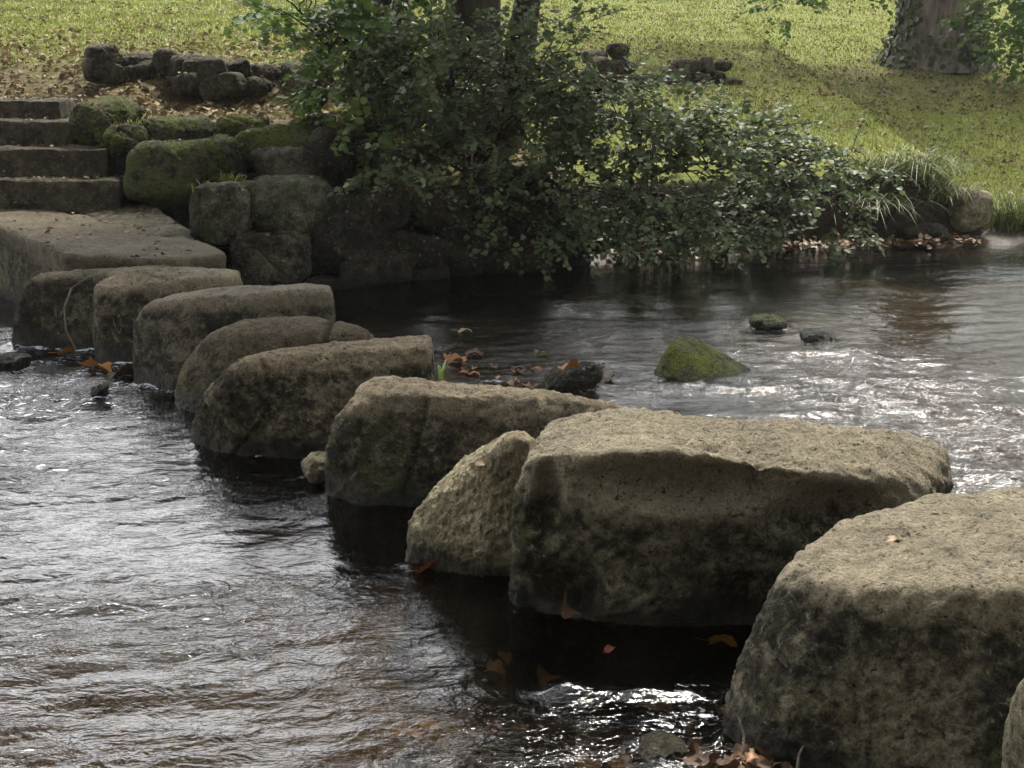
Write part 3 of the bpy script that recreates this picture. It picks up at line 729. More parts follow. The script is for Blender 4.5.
# trees
def tree_crown(lobes, n, leaf, seed, **kw):
    return sprays(lobes, n, leaf, seed, twig_len=(.4, .9), per=(9, 15), shell=.5, **kw)
tx, ty = V(470, 40, 12.9)[0], 12.9
tz = gz(tx, ty) - .1
alder = thing('alder_tree', (tx, ty, tz), 'multi-stemmed tree with dark mossy trunks rising out of the bushes', 'tree')
def stem_mesh(path, radii, seed, n=18, amp=.05):
    path = np.array(path, float); t = np.linspace(0, 1, 40); k = np.linspace(0, 1, len(path))
    pp = np.stack([np.interp(t, k, path[:, i]) for i in range(3)], 1); rr = np.interp(t, k, radii)
    vs, f = tube(pp, rr, n); c = np.repeat(pp, n, 0); d = vs - c
    nn = fbm(vs * np.array([5, 5, 1.4]) + seed, 4); return c + d * (1 + amp * 4 * nn)[:, None], f
for i, (p0, p1, p2, r0, r1) in enumerate([
    ((V(472, 90, 12.9)[0], 12.9, tz), V(472, 0, 12.9), (-.3, 12.7, 8.5), .34, .12),
    ((V(505, 90, 13.1)[0], 13.1, tz), V(528, 0, 13.0), (1.6, 12.8, 7.5), .17, .07),
    ((V(400, 95, 12.8)[0], 12.8, tz), V(392, 20, 12.7), (-1.6, 12.0, 6.8), .22, .08)]):
    mesh_np('trunk', *stem_mesh([p0, p1, p2], [r0, r0 * .78, r1], i), M['bark'], alder, p0)
tl = [(-.2, 12.0, 5.2, 1.5, 1.6, 1.1), (.9, 11.6, 5.8, 1.5, 1.6, 1.3), (.2, 11.8, 7.6, 1.9, 2.0, 1.6), (1.7, 12.4, 7.0, 1.3, 1.6, 1.4), (-.9, 12.6, 8.6, 1.3, 1.6, 1.2), (.6, 12.6, 9.8, 1.6, 1.8, 1.3), (.3, 10.6, 6.6, 1.3, 1.2, 1.2)]
vs, f, ti, tw, _ = tree_crown(tl, 3000, .12, 80)
mesh_np('crown', vs, f, M['alder_leaf'], alder, (tx, ty, tz), attrs={'tint': ti})
atw = tw
r_ = np.random.default_rng(5); br = []
for lo in tl:
    for j in range(3):
        a = np.array([-.1 + .3 * r_.normal(), 12.8, r_.uniform(3.5, 6)]); br.append(tube(curve_path(a, np.array(lo[:3]) + r_.normal(0, .6, 3), 8, .2, .08, r_), np.linspace(.07, .02, 8), 6))
mesh_np('limb', *join(br + [atw]), M['bark'], alder, (tx, ty, tz))

lx, ly = -7.0, 13.2; lz = gz(lx, ly) - .1
lt_ = thing('broad_tree', (lx, ly, lz), 'spreading tree on the far bank left of the steps', 'tree')
mesh_np('trunk', *stem_mesh([(lx, ly, lz), (lx + .2, ly, lz + 3), (lx + .6, ly - .3, lz + 8)], [.48, .36, .14], 15), M['bark_brown'], lt_, (lx, ly, lz))
tl = [(-6.4, 12.0, 6.4, 2.0, 2.2, 1.3), (-4.4, 11.2, 6.4, 1.8, 2.0, 1.1), (-2.6, 10.6, 7.4, 1.6, 1.8, 1.2), (-5.6, 12.4, 9.2, 2.4, 2.4, 1.6), (-3.6, 11.4, 9.6, 2.0, 2.2, 1.3), (-8.5, 12.5, 7.8, 2.0, 2.2, 1.8)]
vs, f, ti, tw, _ = tree_crown(tl, 2200, .16, 88)
mesh_np('crown', vs, f, M['fresh_leaf'], lt_, (lx, ly, lz), attrs={'tint': ti})
mesh_np('limb', *join([tube(curve_path((lx + .3, ly - .1, lz + 4 + .5 * q), t_[:3], 8, .3, .08), np.linspace(.12, .03, 8), 7) for q, t_ in enumerate(tl)]), M['bark_brown'], lt_, (lx, ly, lz))

# the big tree on the lawn
Yt = 23.0; rx_ = V(932, 60, Yt)[0]; rz_ = gz(rx_, Yt) - .15
big = thing('broad_tree', (rx_, Yt, rz_), 'thick old tree trunk on the lawn at the top right with ivy round its foot', 'tree')
hs = np.linspace(0, 9, 60); nseg = 40; ang = np.linspace(0, 2 * math.pi, nseg, endpoint=False)
HS, AN = np.meshgrid(hs, ang, indexing='ij')
R0 = np.interp(HS, [0, .25, .7, 1.6, 4, 9], [1.02, .82, .66, .60, .52, .3])
R0 = R0 * (1 + .10 * np.exp(-HS / .7) * np.cos(AN * 5 + .5) + .05 * np.cos(AN * 3 + HS * .3))
VT = np.stack([rx_ + R0 * np.cos(AN) + .03 * HS, Yt + R0 * np.sin(AN), rz_ + HS], -1).reshape(-1, 3)
nn = fbm(VT * np.array([4, 4, 1.1]), 4, .55, ridge=True); cc = np.stack([rx_ + .03 * HS, Yt + 0 * HS, rz_ + HS], -1).reshape(-1, 3)
VT = cc + (VT - cc) * (1 + .10 * nn)[:, None]
i, j = np.meshgrid(np.arange(59), np.arange(nseg), indexing='ij'); a = (i * nseg + j).ravel(); b = (i * nseg + (j + 1) % nseg).ravel()
mesh_np('trunk', VT, np.stack([a, b, b + nseg, a + nseg], 1), M['bark_brown'], big, (rx_, Yt, rz_))
tl = [(*V(1030, 20, 20.5), .7, .8, .75), (*V(1000, 8, 20.6), .5, .6, .5), (*V(785, 0, 20), .35, .5, .28), (*V(850, -18, 20), .6, .5, .25), (*V(1100, -20, 20), 1.2, 1, 1.0), (rx_ + 1, Yt - .5, 8, 3.2, 3, 1.8), (rx_ - .8, Yt, 9.5, 2.6, 3, 2.0), (4.6, 22.6, 5.4, 2.2, 2.0, 1.3), (2.4, 23.5, 6.6, 2.0, 2.0, 1.4), (rx_ + 3.2, Yt - .5, 6.2, 2.2, 2.2, 1.5)]
vs, f, ti, tw, _ = sprays(tl[:5], 420, .10, 81, twig_len=(.25, .6)); v2, f2, t2, tw2, _ = tree_crown(tl[5:], 1000, .19, 82)
vv, ff = join([(vs, f), (v2, f2)])
mesh_np('crown', vv, ff, M['fresh_leaf'], big, (rx_, Yt, rz_), attrs={'tint': np.concatenate([ti, t2])})
br = [tube(curve_path((rx_, Yt, rz_ + 6), (rx_ + q[0], Yt + q[1], rz_ + q[2]), 8, .3, .1), np.linspace(.2, .05, 8), 8) for q in ((2.5, -1, 8), (-2, .5, 8.5), (1, 1, 9.5))]
br += [tube(curve_path((rx_, Yt - .3, rz_ + 4.6), q, 9, .5, .06), np.linspace(.09, .015, 9), 6) for q in (tl[0][:3], tl[2][:3], tl[4][:3])]
mesh_np('limb', *join(br), M['bark_brown'], big, (rx_, Yt, rz_))
# ivy round the trunk
r_ = np.random.default_rng(9); n = 1100
h = r_.beta(1.0, 1.8, n) * 2.2; aa = r_.uniform(math.pi, 2 * math.pi, n)
cen = np.cos(aa)
keep = ((cen < -.62) | (cen > .55)) & (r_.random(n) < .9) | (h < .5) & (r_.random(n) < .35) | ((cen > .2) & (h < .9) & (fbm(np.stack([aa * 2, h * 2, h * 0], 1), 2) > .0))
h, aa = h[keep], aa[keep]; R1 = np.interp(h, [0, .25, .7, 1.6, 4], [1.04, .86, .70, .64, .56]) * r_.uniform(1.0, 1.16, len(h))
pos = np.stack([rx_ + R1 * np.cos(aa) + .03 * h, Yt + R1 * np.sin(aa), rz_ + .1 + h], 1)
out = np.stack([np.cos(aa), np.sin(aa), .3 + 0 * aa], 1) + r_.normal(0, .3, (len(h), 3)); ax = np.stack([r_.normal(0, .6, len(h)), 0 * h, -np.ones(len(h))], 1)
vs, f = leaves_mesh(pos, ax, out, r_.uniform(.07, .11, len(h)), .5)
ivy = thing('ivy_plant', (rx_, Yt - .8, rz_ + .1), 'dark ivy clinging to the sides of the thick tree trunk', 'ivy')
mesh_np('foliage', vs, f, M['ivy'], ivy, (rx_, Yt, rz_), attrs={'tint': np.repeat(r_.random(len(h)), 6)})
st = [tube([(rx_ + .9 * math.cos(a0), Yt + .9 * math.sin(a0), rz_ + .05), (rx_ + .69 * math.cos(a0 + .1), Yt + .69 * math.sin(a0 + .1), rz_ + .9), (rx_ + .63 * math.cos(a0 - .05) + .05, Yt + .63 * math.sin(a0 - .05), rz_ + 2.2)], [.03, .025, .012], 6) for a0 in (math.pi * 1.08, math.pi * 1.2, math.pi * 1.85, math.pi * 1.95)]
mesh_np('stem', *join(st), M['twig'], ivy, (rx_, Yt, rz_))

# ------------------------------------------------------------------ lawn cover (uncountable)
def blades(pos, h, w, seed, lean=.35):
    r_ = np.random.default_rng(seed); n = len(pos)
    a = r_.uniform(0, 2 * math.pi, n); sd = np.stack([np.cos(a), np.sin(a), 0 * a], 1) * (w / 2)[:, None]
    b = r_.uniform(0, 2 * math.pi, n); ln = np.stack([np.cos(b), np.sin(b), 0 * b], 1) * (h * lean * r_.random(n))[:, None]
    up = np.stack([0 * h, 0 * h, h], 1)
    vs = np.stack([pos - sd, pos + sd, pos + up * .6 + ln * .4 + sd * .7, pos + up * .6 + ln * .4 - sd * .7, pos + up + ln], 1).reshape(-1, 3)
    k = np.arange(n)[:, None] * 5
    f = np.concatenate([k + np.array([0, 1, 2, 3])], 0); f3 = k + np.array([3, 2, 4, 4])
    return vs, f, k + np.array([3, 2, 4])
def scatter(n, seed, ymax=34):
    r_ = np.random.default_rng(seed)
    y = 10.6 + (ymax - 10.6) * r_.random(n) ** 1.35; x = r_.uniform(-.47, .47, n) * y + r_.normal(0, .2, n)
    t = y - bank_y(x); k = (t > np.where(x > 3.4, .25, .95)) & ~((x < -3.25) & (y < 12.1)) & ~((x < -1.0) & (t < 1.5))
    return x[k], y[k], r_
x, y, r_ = scatter(230000, 90)
pat = fbm(np.stack([x * .9, y * .9, x * 0], 1), 3) + .8 * fbm(np.stack([x * 3.2, y * 2.2, x * 0 + 2], 1), 2); lit = litter_at(x, y) + .5 * fbm(np.stack([x * 3, y * 3, x * 0 + 4], 1), 3)
k = r_.random(len(x)) > np.clip((lit - .28) * 1.3, 0, .80); x, y, pat = x[k], y[k], pat[k]
z = ground_z(x, y)
h = r_.uniform(.02, .055, len(x)); wd = r_.uniform(.006, .012, len(x)) * np.clip(y / 12, 1, 2.2)
vs, f4, f3 = blades(np.stack([x, y, z - .005], 1), h, wd, 91, .8)
me_f = np.concatenate([f4, np.concatenate([f3, f3[:, :1]], 1)]) if False else f4
vs5 = vs
tint = np.repeat(np.clip(.5 + .6 * pat + r_.normal(0, .11, len(x)), 0, 1), 5)
tris = np.concatenate([f4[:, [0, 1, 2]], f4[:, [0, 2, 3]], f3])
o = mesh_np('grass', vs5, tris, M['grass'], attrs={'tint': tint}); tag(o, 'short green lawn grass on the slope above the river', 'grass', kind='stuff')

x, y, r_ = scatter(60000, 95)
pat = litter_at(x, y) + .55 * fbm(np.stack([x * 1.6, y * 1.6, x * 0 + 7], 1), 3)
k = r_.random(len(x)) < np.clip(pat * .9 + .04, .05, 1); x, y = x[k], y[k]
# litter on the step treads and slab joints and under the bushes
n = len(x); z = ground_z(x, y) + r_.uniform(.005, .05, n)
nrm = r_.normal(0, .45, (n, 3)) + np.array([0, 0, 1]); a = r_.normal(size=(n, 3)); a[:, 2] *= .3
vs, f = leaves_mesh(np.stack([x, y, z], 1), a, nrm, r_.uniform(.035, .085, n), .36, .14, .2)
o = mesh_np('fallen_leaves', vs, f, M['dead_leaf'], attrs={'tint': np.repeat(np.clip(r_.beta(1.6, 1.6, n), 0, 1), 6)}); tag(o, 'brown fallen leaves scattered over the lawn and terrace', 'leaves', kind='stuff')
# leaf litter caught on the bank stones, the treads and the slabs
lp, ln_ = [], []
for v_, f_ in TOPS:
    if v_[:, 1].mean() < 8.6 or v_[:, 1].mean() > 15 or v_[:, 0].mean() > 0: continue
    cr = np.cross(v_[f_[:, 1]] - v_[f_[:, 0]], v_[f_[:, 2]] - v_[f_[:, 0]]); ar = np.linalg.norm(cr, axis=1); nz_ = cr / (ar[:, None] + 1e-12)
    wgt = ar * (nz_[:, 2] > .72); tot = wgt.sum() / 2
    if tot < 1e-4: continue
    kk = r_.choice(len(f_), r_.poisson(min(tot * 55, 60)), p=wgt / wgt.sum()); lp.append(v_[f_[kk, 0]] + nz_[kk] * .008); ln_.append(nz_[kk])
for (yt, ybt, Yd, pr) in edges:
    zt = V(60, yt, Yd)[2]; m_ = 90
    lp.append(np.stack([r_.uniform(-5.5, V(pr, yt, Yd)[0] - .03, m_), Yd + .06 + .3 * r_.beta(2, 1, m_), np.full(m_, zt + .012)], 1)); ln_.append(np.tile([0, 0, 1.], (m_, 1)))
m_ = 260; qx, qy = r_.uniform(-3.6, -1.2, m_), r_.uniform(10.55, 11.6, m_)
lp = np.concatenate(lp); ln_ = np.concatenate(ln_) + r_.normal(0, .35, (len(lp), 3)); n_ = len(lp); a_ = r_.normal(size=(n_, 3)); a_[:, 2] *= .25
v3, f3_ = leaves_mesh(lp, a_, ln_, r_.uniform(.02, .06, n_), .36, .14, .2)
o = mesh_np('fallen_leaves', v3, f3_, M['dead_leaf'], attrs={'tint': np.repeat(r_.beta(1.4, 1.8, n_), 6)}); tag(o, 'dead leaves caught on the mossy boulders, slabs and step treads', 'leaves', kind='stuff')
# leaf drift at the waterline
px = r_.uniform(600, 985, 650); x = (px - 512) / F * 12.2 * 1.02; y = bank_y(x) - .18 + r_.normal(0, .13, len(x)); n = len(x)
sh = [(xx, bank_y(xx)) for xx in np.linspace(.7, 6, 40)]
mv = []; mf = []
for i, (xx, yy) in enumerate(sh):
    wv = .30 + .12 * math.sin(i * 1.3) + .06 * math.sin(i * 3.1)
    for j, (o_, zz) in enumerate(((.35, .12), (.1, .05), (-wv * .5, .035), (-wv, -.06))): mv.append((xx, yy + o_, zz + .01 * math.sin(i * 2.3 + j)))
    if i: 
        for j in range(3): q = (i - 1) * 4 + j; mf.append((q, q + 1, q + 5, q + 4))
sm = NT('wet_mud'); geo = sm.n('ShaderNodeNewGeometry'); nz = sm.noise(geo.outputs['Position'], 20, 5, .7)
mudm = sm.done(sm.bsdf(sm.ramp(nz, [(.3, (.03, .022, .014)), (.7, (.06, .044, .028))]), .6, .4, nz, .6, .03))
o = mesh_np('mud_shore', mv, mf, mudm); tag(o, kind='structure')
z = np.full(n, .05) + r_.uniform(-.01, .03, n)
nrm = r_.normal(0, .4, (n, 3)) + np.array([0, 0, 1]); a = r_.normal(size=(n, 3)); a[:, 2] *= .3
vs, f = leaves_mesh(np.stack([x, y, z], 1), a, nrm, r_.uniform(.04, .09, n), .38, .12, .15)
M['drift_leaf'] = leaf_mat('drift_leaf', (.09, .035, .016), (.15, .085, .04), (.26, .18, .09), .55, .1)
o = mesh_np('leaf_drift', vs, f, M['drift_leaf'], attrs={'tint': np.repeat(r_.random(n), 6)}); tag(o, 'red and brown leaves drifted along the far waterline', 'leaves', kind='stuff')

# long grass tufts on the bank lip
def tuft(label, x, y, z, n, h, spread, seed, mat, group, hang=0.0):
    r_ = np.random.default_rng(seed); th = []
    vs, fs_, ti, o_ = [], [], [], 0
    for i in range(n):
        b = np.array([x, y, z]) + r_.normal(0, spread, 3) * np.array([1, .6, .15]); hh = h * r_.uniform(.5, 1.15)
        a = r_.uniform(0, 2 * math.pi); ou = np.array([math.cos(a), math.sin(a) - hang, 0]); ou /= np.linalg.norm(ou)
        sd = np.cross(ou, (0, 0, 1)) * .006; t = np.linspace(0, 1, 6); bend = r_.uniform(.25, .8) + hang
        P_ = b + ou * (bend * hh * t ** 1.6)[:, None] + np.array([0, 0, 1]) * (hh * (t - bend * .75 * t ** 2.4))[:, None]
        w = (1 - t ** 2 * .95)[:, None]
        vv = np.stack([P_ - sd * w, P_ + sd * w], 1).reshape(-1, 3); k = np.arange(5)[:, None] * 2
        vs.append(vv); fs_.append(k + np.array([0, 1, 3, 2]) + o_); o_ += 12; ti.append(np.full(12, r_.random()))
    o = mesh_np('grass_tuft', np.concatenate(vs), np.concatenate(fs_), mat, loc=(x, y, z), attrs={'tint': np.concatenate(ti)})
    return tag(o, label, 'grass tuft', group)
for i, (px, lab) in enumerate([(868, 'long grass tuft on the bank lip touching the droopy bush'), (888, 'second grass tuft from the droopy bush, hanging over the bank lip'), (908, 'shaggy grass tuft hanging over the dark flat rock'), (925, 'grass tuft hanging between the dark flat rock and the pale boulder'), (944, 'grass tuft growing against the left side of the pale far boulder')]):
    X_ = V(px, 190, 13.0)[0]; Y_ = float(bank_y(np.array(X_))) + .30
    Y_ += (-.12, .10, -.02, .14, -.08)[i]; tuft(lab, X_, Y_, gz(X_, Y_), 110, (.50, .36, .58, .40, .5)[i], .17, 600 + i, M['reed'], 'long grass on the bank lip', (.7, .3, .6, .35, .5)[i])
for i, (px, py, Yd) in enumerate([(126, 122, 11.3), (200, 126, 11.3), (205, 186, 10.3), (262, 134, 11.2), (318, 140, 10.9), (232, 176, 10.5), (150, 118, 11.5), (340, 120, 11.4), (300, 122, 11.5), (90, 104, 11.6)]):
    tuft('small grass tuft growing in the joints of the mossy boulder bank', *V(px, py + 6, Yd), 34, .14, .05, 670 + i, M['grass'], 'grass tufts among the mossy boulders', .2)
for i, (px, lab) in enumerate([(1000, 'tall pale grass clump just right of the pale far boulder'), (1016, 'tall pale grass clump at the right edge by the water'), (1034, 'tall grass clump cut by the right edge of the view')]):
    X_ = V(px, 210, 13.2)[0]; Y_ = float(bank_y(np.array(X_))) + .25
    tuft(lab, X_, Y_, gz(X_, Y_), 110, .6, .12, 620 + i, M['reed'], 'tall grass by the water', .05)

# ------------------------------------------------------------------ single leaves and twigs
def leaf(label, pos, size, mat, yaw, group=None, tilt=.1, seed=0, lobed=False):
    r_ = np.random.default_rng(seed + 900); pos = np.array(pos, float)
    n = 26; t = np.linspace(0, 2 * math.pi, n, endpoint=False)
    rad = .5 * (1 + (.34 * np.abs(np.cos(t * 2.5)) - .2 if lobed else .0)) * (1 + .05 * r_.normal(size=n))
    P_ = [np.array([0, 0, .02])]
    for k in range(n):
        xx = rad[k] * math.cos(t[k]) * 1.0; yy = rad[k] * math.sin(t[k]) * (.9 if lobed else .55)
        P_.append(np.array([xx, yy, 1.1 * yy * yy - .45 * xx * xx + .09 * math.sin(7 * xx + seed) * math.cos(5 * yy + seed)]))
    P_.append(np.array([-.5, 0, 0.0])); P_ = np.array(P_) * size
    fs_ = [(0, 1 + k, 1 + (k + 1) % n) for k in range(n)]
    Rm = Matrix.Rotation(yaw, 3, 'Z') @ Matrix.Rotation(tilt, 3, 'X')
    P_ = P_ @ np.array(Rm).T
    sv, sf = tube(np.array([[-.45, 0, 0], [-.75, .05, .02], [-.95, .05, .05]]) * size @ np.array(Rm).T, [.02 * size] * 3, 4)
    tri = np.concatenate([np.array(fs_), np.concatenate([sf[:, :3], sf[:, [0, 2, 3]]]) + len(P_)])
    o = mesh_np('fallen_leaf', np.concatenate([P_, sv]) + pos, tri, mat, loc=tuple(pos), attrs={'tint': np.full(len(P_) + len(sv), r_.random())})
    return tag(o, label, 'leaf', group)
from mathutils.bvhtree import BVHTree
_bv = [BVHTree.FromPolygons(v_.tolist(), f_.tolist()) for v_, f_ in TOPS[:10]]
def on_stone(px, py, z):
    p_ = T(px, py, z); best = None
    a_ = Vector((0, 0, H)); d_ = (Vector(p_) - a_).normalized()
    for b_ in _bv:
        h_ = b_.ray_cast(a_, d_)
        if h_[0] is not None and (best is None or h_[3] < best[3]): best = h_
    return tuple(best[0] + best[1] * .006) if best else p_
GL = 'single fallen leaves'
leaf('curled tan leaf on top of the big square stepping stone', on_stone(893, 541, .5), .05, M['leaf_tan'], .4, GL, .25, 1)
leaf('small dark brown leaf touching the tan one on the square stepping stone', on_stone(906, 537, .5), .035, M['leaf_brown'], 1.9, GL, -.5, 2)
leaf('faded yellow leaf lying on the small pale leaning stone', on_stone(484, 463, .4), .05, M['leaf_tan'], .1, GL, .6, 3)
leaf('red leaf caught at the foot of the small pale leaning stone', T(428, 568, .01), .09, M['leaf_red'], .5, GL, -.5, 4, True)
leaf('orange yellow leaf on top of the dark awash rock', V(569, 367, 6.74), .11, M['leaf_orange'], .5, GL, -.35, 5, True)
leaf('pale green leaf floating left of the dark awash rock', T(541, 353, .015), .09, M['leaf_green'], .2, GL, -.2, 6)
leaf('tan leaf floating far out on the dark water', T(465, 330, .012), .10, M['leaf_tan'], .1, GL, .1, 7)
leaf('orange leaf floating just right of the end of the long flat stone', T(455, 360, .015), .11, M['leaf_orange'], .3, GL, .15, 8, True)
leaf('brown leaf floating beside the orange one off the long flat stone', T(474, 354, .015), .11, M['leaf_brown'], .1, GL, .1, 9, True)
leaf('reddish leaf on the water in front of the dark awash rock', T(552, 393, .02), .09, M['leaf_red'], .8, GL, .2, 10)
leaf('brown leaf floating between the orange leaf and the awash rock', T(518, 368, .015), .10, M['leaf_brown'], .2, GL, .1, 11)
leaf('large yellow orange leaf at the foot of the narrow square-ended stone', T(98, 366, .03), .16, M['leaf_orange'], -.4, GL, -.35, 12, True)
leaf('small red orange leaf at the foot of the dark stone by the bank', T(68, 352, .03), .12, M['leaf_orange'], .3, GL, -.3, 13, True)
leaf('brown leaf in the riffle below the upright slab stone', T(122, 374, .03), .15, M['leaf_brown'], .6, GL, -.3, 14, True)
leaf('yellow leaf under the shallow water between the two big near stones', T(722, 642, -.03), .09, M['leaf_yellow'], -.2, GL, .0, 15, True)
leaf('single red brown leaf in the dark shallow water under the largest stone', T(610, 648, .006), .05, M['leaf_red'], 1., GL, .1, 16)
leaf('dull brown leaf stuck at the foot of the largest stone', V(566, 606, 3.82), .09, M['leaf_brown'], 1.4, GL, 1.1, 17, True)
for i in range(34):
    r_ = np.random.default_rng(760 + i)
    px, py = r_.normal(510, 42), r_.normal(372, 12)
    leaf('small brown leaf drifting in the slack water behind the middle stones', T(px, py, .012), r_.uniform(.04, .09), M[['leaf_brown', 'leaf_tan', 'leaf_orange', 'leaf_orange', 'leaf_brown'][i % 5]], r_.uniform(0, 6.28), 'leaves drifting behind the middle stones', r_.normal(0, .15), 100 + i, i % 3 == 0)
for i in range(46):
    r_ = np.random.default_rng(700 + i)
    px, py = r_.normal(742, 26), 752 + abs(r_.normal(0, 15)); pz = .02 + r_.uniform(0, .07) * math.exp(-((px - 745) / 30) ** 2)
    px = min(px, 795)
    leaf('brown fallen leaf in the pile at the foot of the big square stone', T(px, py, pz), r_.uniform(.035, .065), M[['leaf_brown', 'leaf_brown', 'leaf_brown', 'leaf_brown', 'drift_leaf', 'leaf_brown', 'dead_leaf'][i % 7]], r_.uniform(0, 6.28), 'leaf pile at the square stone', r_.normal(0, .8), 30 + i, i % 2 == 0)
leaf('bright orange leaf in the pile at the foot of the big square stone', T(752, 757, .09), .035, M['leaf_orange'], .3, GL, .2, 80, True)

for i in range(34):
    r_ = np.random.default_rng(840 + i); px, py = r_.uniform(400, 745), r_.uniform(600, 764)
    leaf('sodden brown leaf sunk on the stream bed in front of the big stones', T(px, py, -.21), r_.uniform(.05, .10), M[['leaf_tan', 'leaf_orange', 'dead_leaf', 'leaf_tan'][i % 4]], r_.uniform(0, 6.28), 'sunken leaves by the big stones', r_.normal(0, .2), 200 + i, i % 2 == 0)
def twig(label, pts, rad, mat):
    vs, f = tube(pts, np.linspace(rad, rad * .5, len(pts)), 6)
    return tag(mesh_np('twig', vs, f, mat, loc=tuple(pts[0])), label, 'twig')
twig('thin twig standing up out of the leaf pile', [T(742, 760, .05), V(744, 735, 3.0), V(738, 716, 3.02)], .005, M['twig_pale'])
twig('short pale twig leaning against the foot of the square stone', [T(797, 775, .04), V(799, 755, 2.9), V(805, 742, 2.95)], .005, M['twig_pale'])
twig('thin arching twig against the dark stone nearest the bank slab', [V(90, 276, 7.9), V(72, 288, 7.75), V(64, 308, 7.6), V(66, 330, 7.55), V(76, 350, 7.5)], .008, M['twig_pale'])
# single blade on the stones
bl = tuft('lone green grass blade growing behind the wedge shaped stone', *V(441, 380, 5.55), 3, .15, .006, 650, M['leaf_green'], None)

# ------------------------------------------------------------------ near bank behind the viewer: unseen trees, crowns kept dense to block sky light
for i, (x0, y0, lab) in enumerate([(-6.5, -3.2, 'unseen shading tree on the near bank, farthest left behind the viewer'), (-2.2, -3.8, 'unseen shading tree on the near bank, just left of the viewer'), (2.2, -3.4, 'unseen shading tree on the near bank, just right of the viewer'), (6.5, -3.0, 'unseen shading tree on the near bank, farthest right behind the viewer')]):
    zb = gz(x0, y0) - .1
    t_ = thing('unseen_bank_tree', (x0, y0, zb), lab, 'tree', 'unseen shading trees on the near bank')
    mesh_np('trunk', *stem_mesh([(x0, y0, zb), (x0 + .1, y0 + .2, zb + 3), (x0, y0, zb + 8)], [.35, .27, .1], i + 7), M['bark'], t_, (x0, y0, zb))
    tl = [(x0, y0, zb + 3.6, 2.7, 1.6, 1.8), (x0 + .8, y0, zb + 6.4, 2.8, 2.0, 2.0), (x0 - .8, y0 + .5, zb + 1.8, 2.4, 1.2, 1.2), (x0, y0 + .6, zb + 8.6, 2.2, 1.8, 1.5)]
    vs, f, ti, tw, _ = tree_crown(tl, 1500, .24, 85 + i)
    mesh_np('crown', vs, f, M['alder_leaf'], t_, (x0, y0, zb), attrs={'tint': ti})

# ------------------------------------------------------------------ light
SUN_EL, SUN_AZ = math.radians(57), math.radians(22)     # azimuth measured from +Y, behind the scene to the left
sd = Vector((math.sin(SUN_AZ) * math.cos(SUN_EL), math.cos(SUN_AZ) * math.cos(SUN_EL), math.sin(SUN_EL)))
L = bpy.data.lights.new('sun', 'SUN'); L.energy = 3.0; L.angle = math.radians(9.0); L.color = (1, .95, .86)
lo = bpy.data.objects.new('sun', L); COL.objects.link(lo); lo.rotation_euler = (-sd).to_track_quat('-Z', 'Y').to_euler(); lo.location = (0, 0, 20)

W = bpy.data.worlds.new('World'); scene.world = W; W.use_nodes = True
nt = W.node_tree; nt.nodes.clear()
sky = nt.nodes.new('ShaderNodeTexSky'); sky.sky_type = 'NISHITA'; sky.sun_disc = False
sky.sun_elevation = SUN_EL; sky.sun_rotation = SUN_AZ; sky.air_density = 1.0; sky.dust_density = 2.0
tc = nt.nodes.new('ShaderNodeTexCoord'); no = nt.nodes.new('ShaderNodeTexNoise'); no.inputs['Scale'].default_value = 2.6; no.inputs['Detail'].default_value = 6
mpw = nt.nodes.new('ShaderNodeMapping'); mpw.inputs['Scale'].default_value = (1, 1, 2.2); nt.links.new(tc.outputs['Generated'], mpw.inputs[0]); nt.links.new(mpw.outputs[0], no.inputs['Vector'])
rp = nt.nodes.new('ShaderNodeValToRGB'); rp.color_ramp.elements[0].position = .28; rp.color_ramp.elements[1].position = .50
nt.links.new(no.outputs['Fac'], rp.inputs['Fac'])
# cloud veil, brightest in the gap between the trees beyond the river
dt = nt.nodes.new('ShaderNodeVectorMath'); dt.operation = 'DOT_PRODUCT'; nt.links.new(tc.outputs['Generated'], dt.inputs[0])
dt.inputs[1].default_value = (math.sin(-.5) * math.cos(.5), math.cos(-.5) * math.cos(.5), math.sin(.5))
mr = nt.nodes.new('ShaderNodeMapRange'); mr.inputs['From Min'].default_value = 0.45; mr.inputs['From Max'].default_value = 1.0; mr.inputs['To Min'].default_value = 0.0; mr.inputs['To Max'].default_value = 1.0
mr.interpolation_type = 'SMOOTHSTEP'; nt.links.new(dt.outputs['Value'], mr.inputs['Value'])
cm = nt.nodes.new('ShaderNodeMix'); cm.data_type = 'RGBA'; cm.inputs[6].default_value = (8.0, 8.0, 8.1, 1); cm.inputs[7].default_value = (44, 44, 44.5, 1); nt.links.new(mr.outputs[0], cm.inputs[0])
mx = nt.nodes.new('ShaderNodeMix'); mx.data_type = 'RGBA'; nt.links.new(cm.outputs[2], mx.inputs[7])
nt.links.new(rp.outputs['Color'], mx.inputs[0]); nt.links.new(sky.outputs[0], mx.inputs[6])
bg = nt.nodes.new('ShaderNodeBackground'); bg.inputs['Strength'].default_value = .06
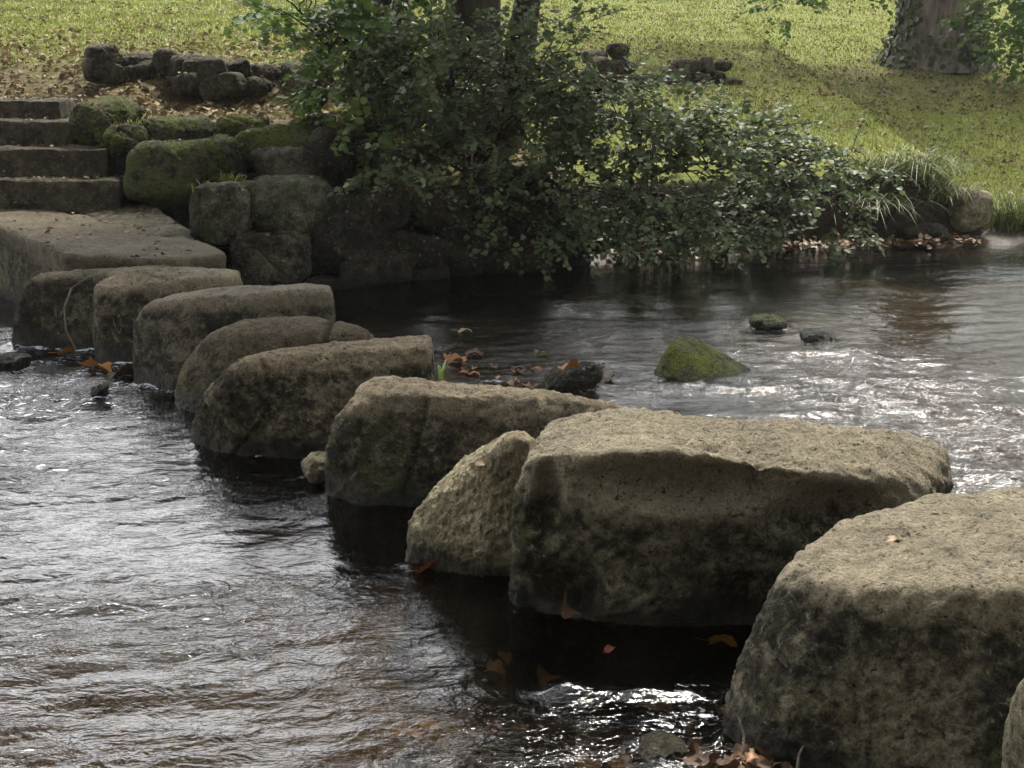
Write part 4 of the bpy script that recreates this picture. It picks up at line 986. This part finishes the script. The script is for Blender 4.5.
ow = nt.nodes.new('ShaderNodeOutputWorld'); nt.links.new(mx.outputs[2], bg.inputs[0]); nt.links.new(bg.outputs[0], ow.inputs[0])

# thin river haze: one closed box round everything
def build_haze():
    lo = np.array([1e9] * 3); hi = -lo
    bpy.context.view_layer.update()
    for o in bpy.data.objects:
        if o.type == 'MESH':
            for c_ in o.bound_box:
                w_ = np.array(o.matrix_world @ Vector(c_)); lo = np.minimum(lo, w_); hi = np.maximum(hi, w_)
    lo -= 1.5; hi += 1.5
    vb = [(x_, y_, z_) for x_ in (lo[0], hi[0]) for y_ in (lo[1], hi[1]) for z_ in (lo[2], hi[2])]
    fb = [(0, 1, 3, 2), (4, 6, 7, 5), (0, 4, 5, 1), (2, 3, 7, 6), (0, 2, 6, 4), (1, 5, 7, 3)]
    m = bpy.data.materials.new('haze'); m.use_nodes = True; t = m.node_tree; t.nodes.clear()
    pv = t.nodes.new('ShaderNodeVolumePrincipled'); pv.inputs['Density'].default_value = HAZE; pv.inputs['Color'].default_value = (.95, .97, 1, 1); pv.inputs['Anisotropy'].default_value = .3
    ou = t.nodes.new('ShaderNodeOutputMaterial'); t.links.new(pv.outputs[0], ou.inputs['Volume'])
    h = mesh_np('haze', vb, fb, m, shade=False); tag(h, 'thin haze in the air over the river', 'haze', kind='stuff')
HAZE = .0005
build_haze()

cam = bpy.data.cameras.new('camera'); co = bpy.data.objects.new('camera', cam); COL.objects.link(co)
co.location = (0, 0, H); co.rotation_euler = (math.pi / 2 - PITCH, 0, 0)
cam.sensor_fit = 'HORIZONTAL'; cam.sensor_width = 36; cam.lens = 36 * F / 1024; cam.clip_start = .05; cam.clip_end = 1000
scene.camera = co
scene.view_settings.view_transform = 'Standard'; scene.view_settings.look = 'None'
scene.view_settings.exposure = 1.25; scene.view_settings.gamma = 1.0
scene.render.engine = 'CYCLES'
scene.cycles.transparent_max_bounces = 12; scene.cycles.max_bounces = 6
try: scene.cycles.use_denoising = True
except Exception: pass
for o in bpy.data.objects:
    if '_w' in o: del o['_w']
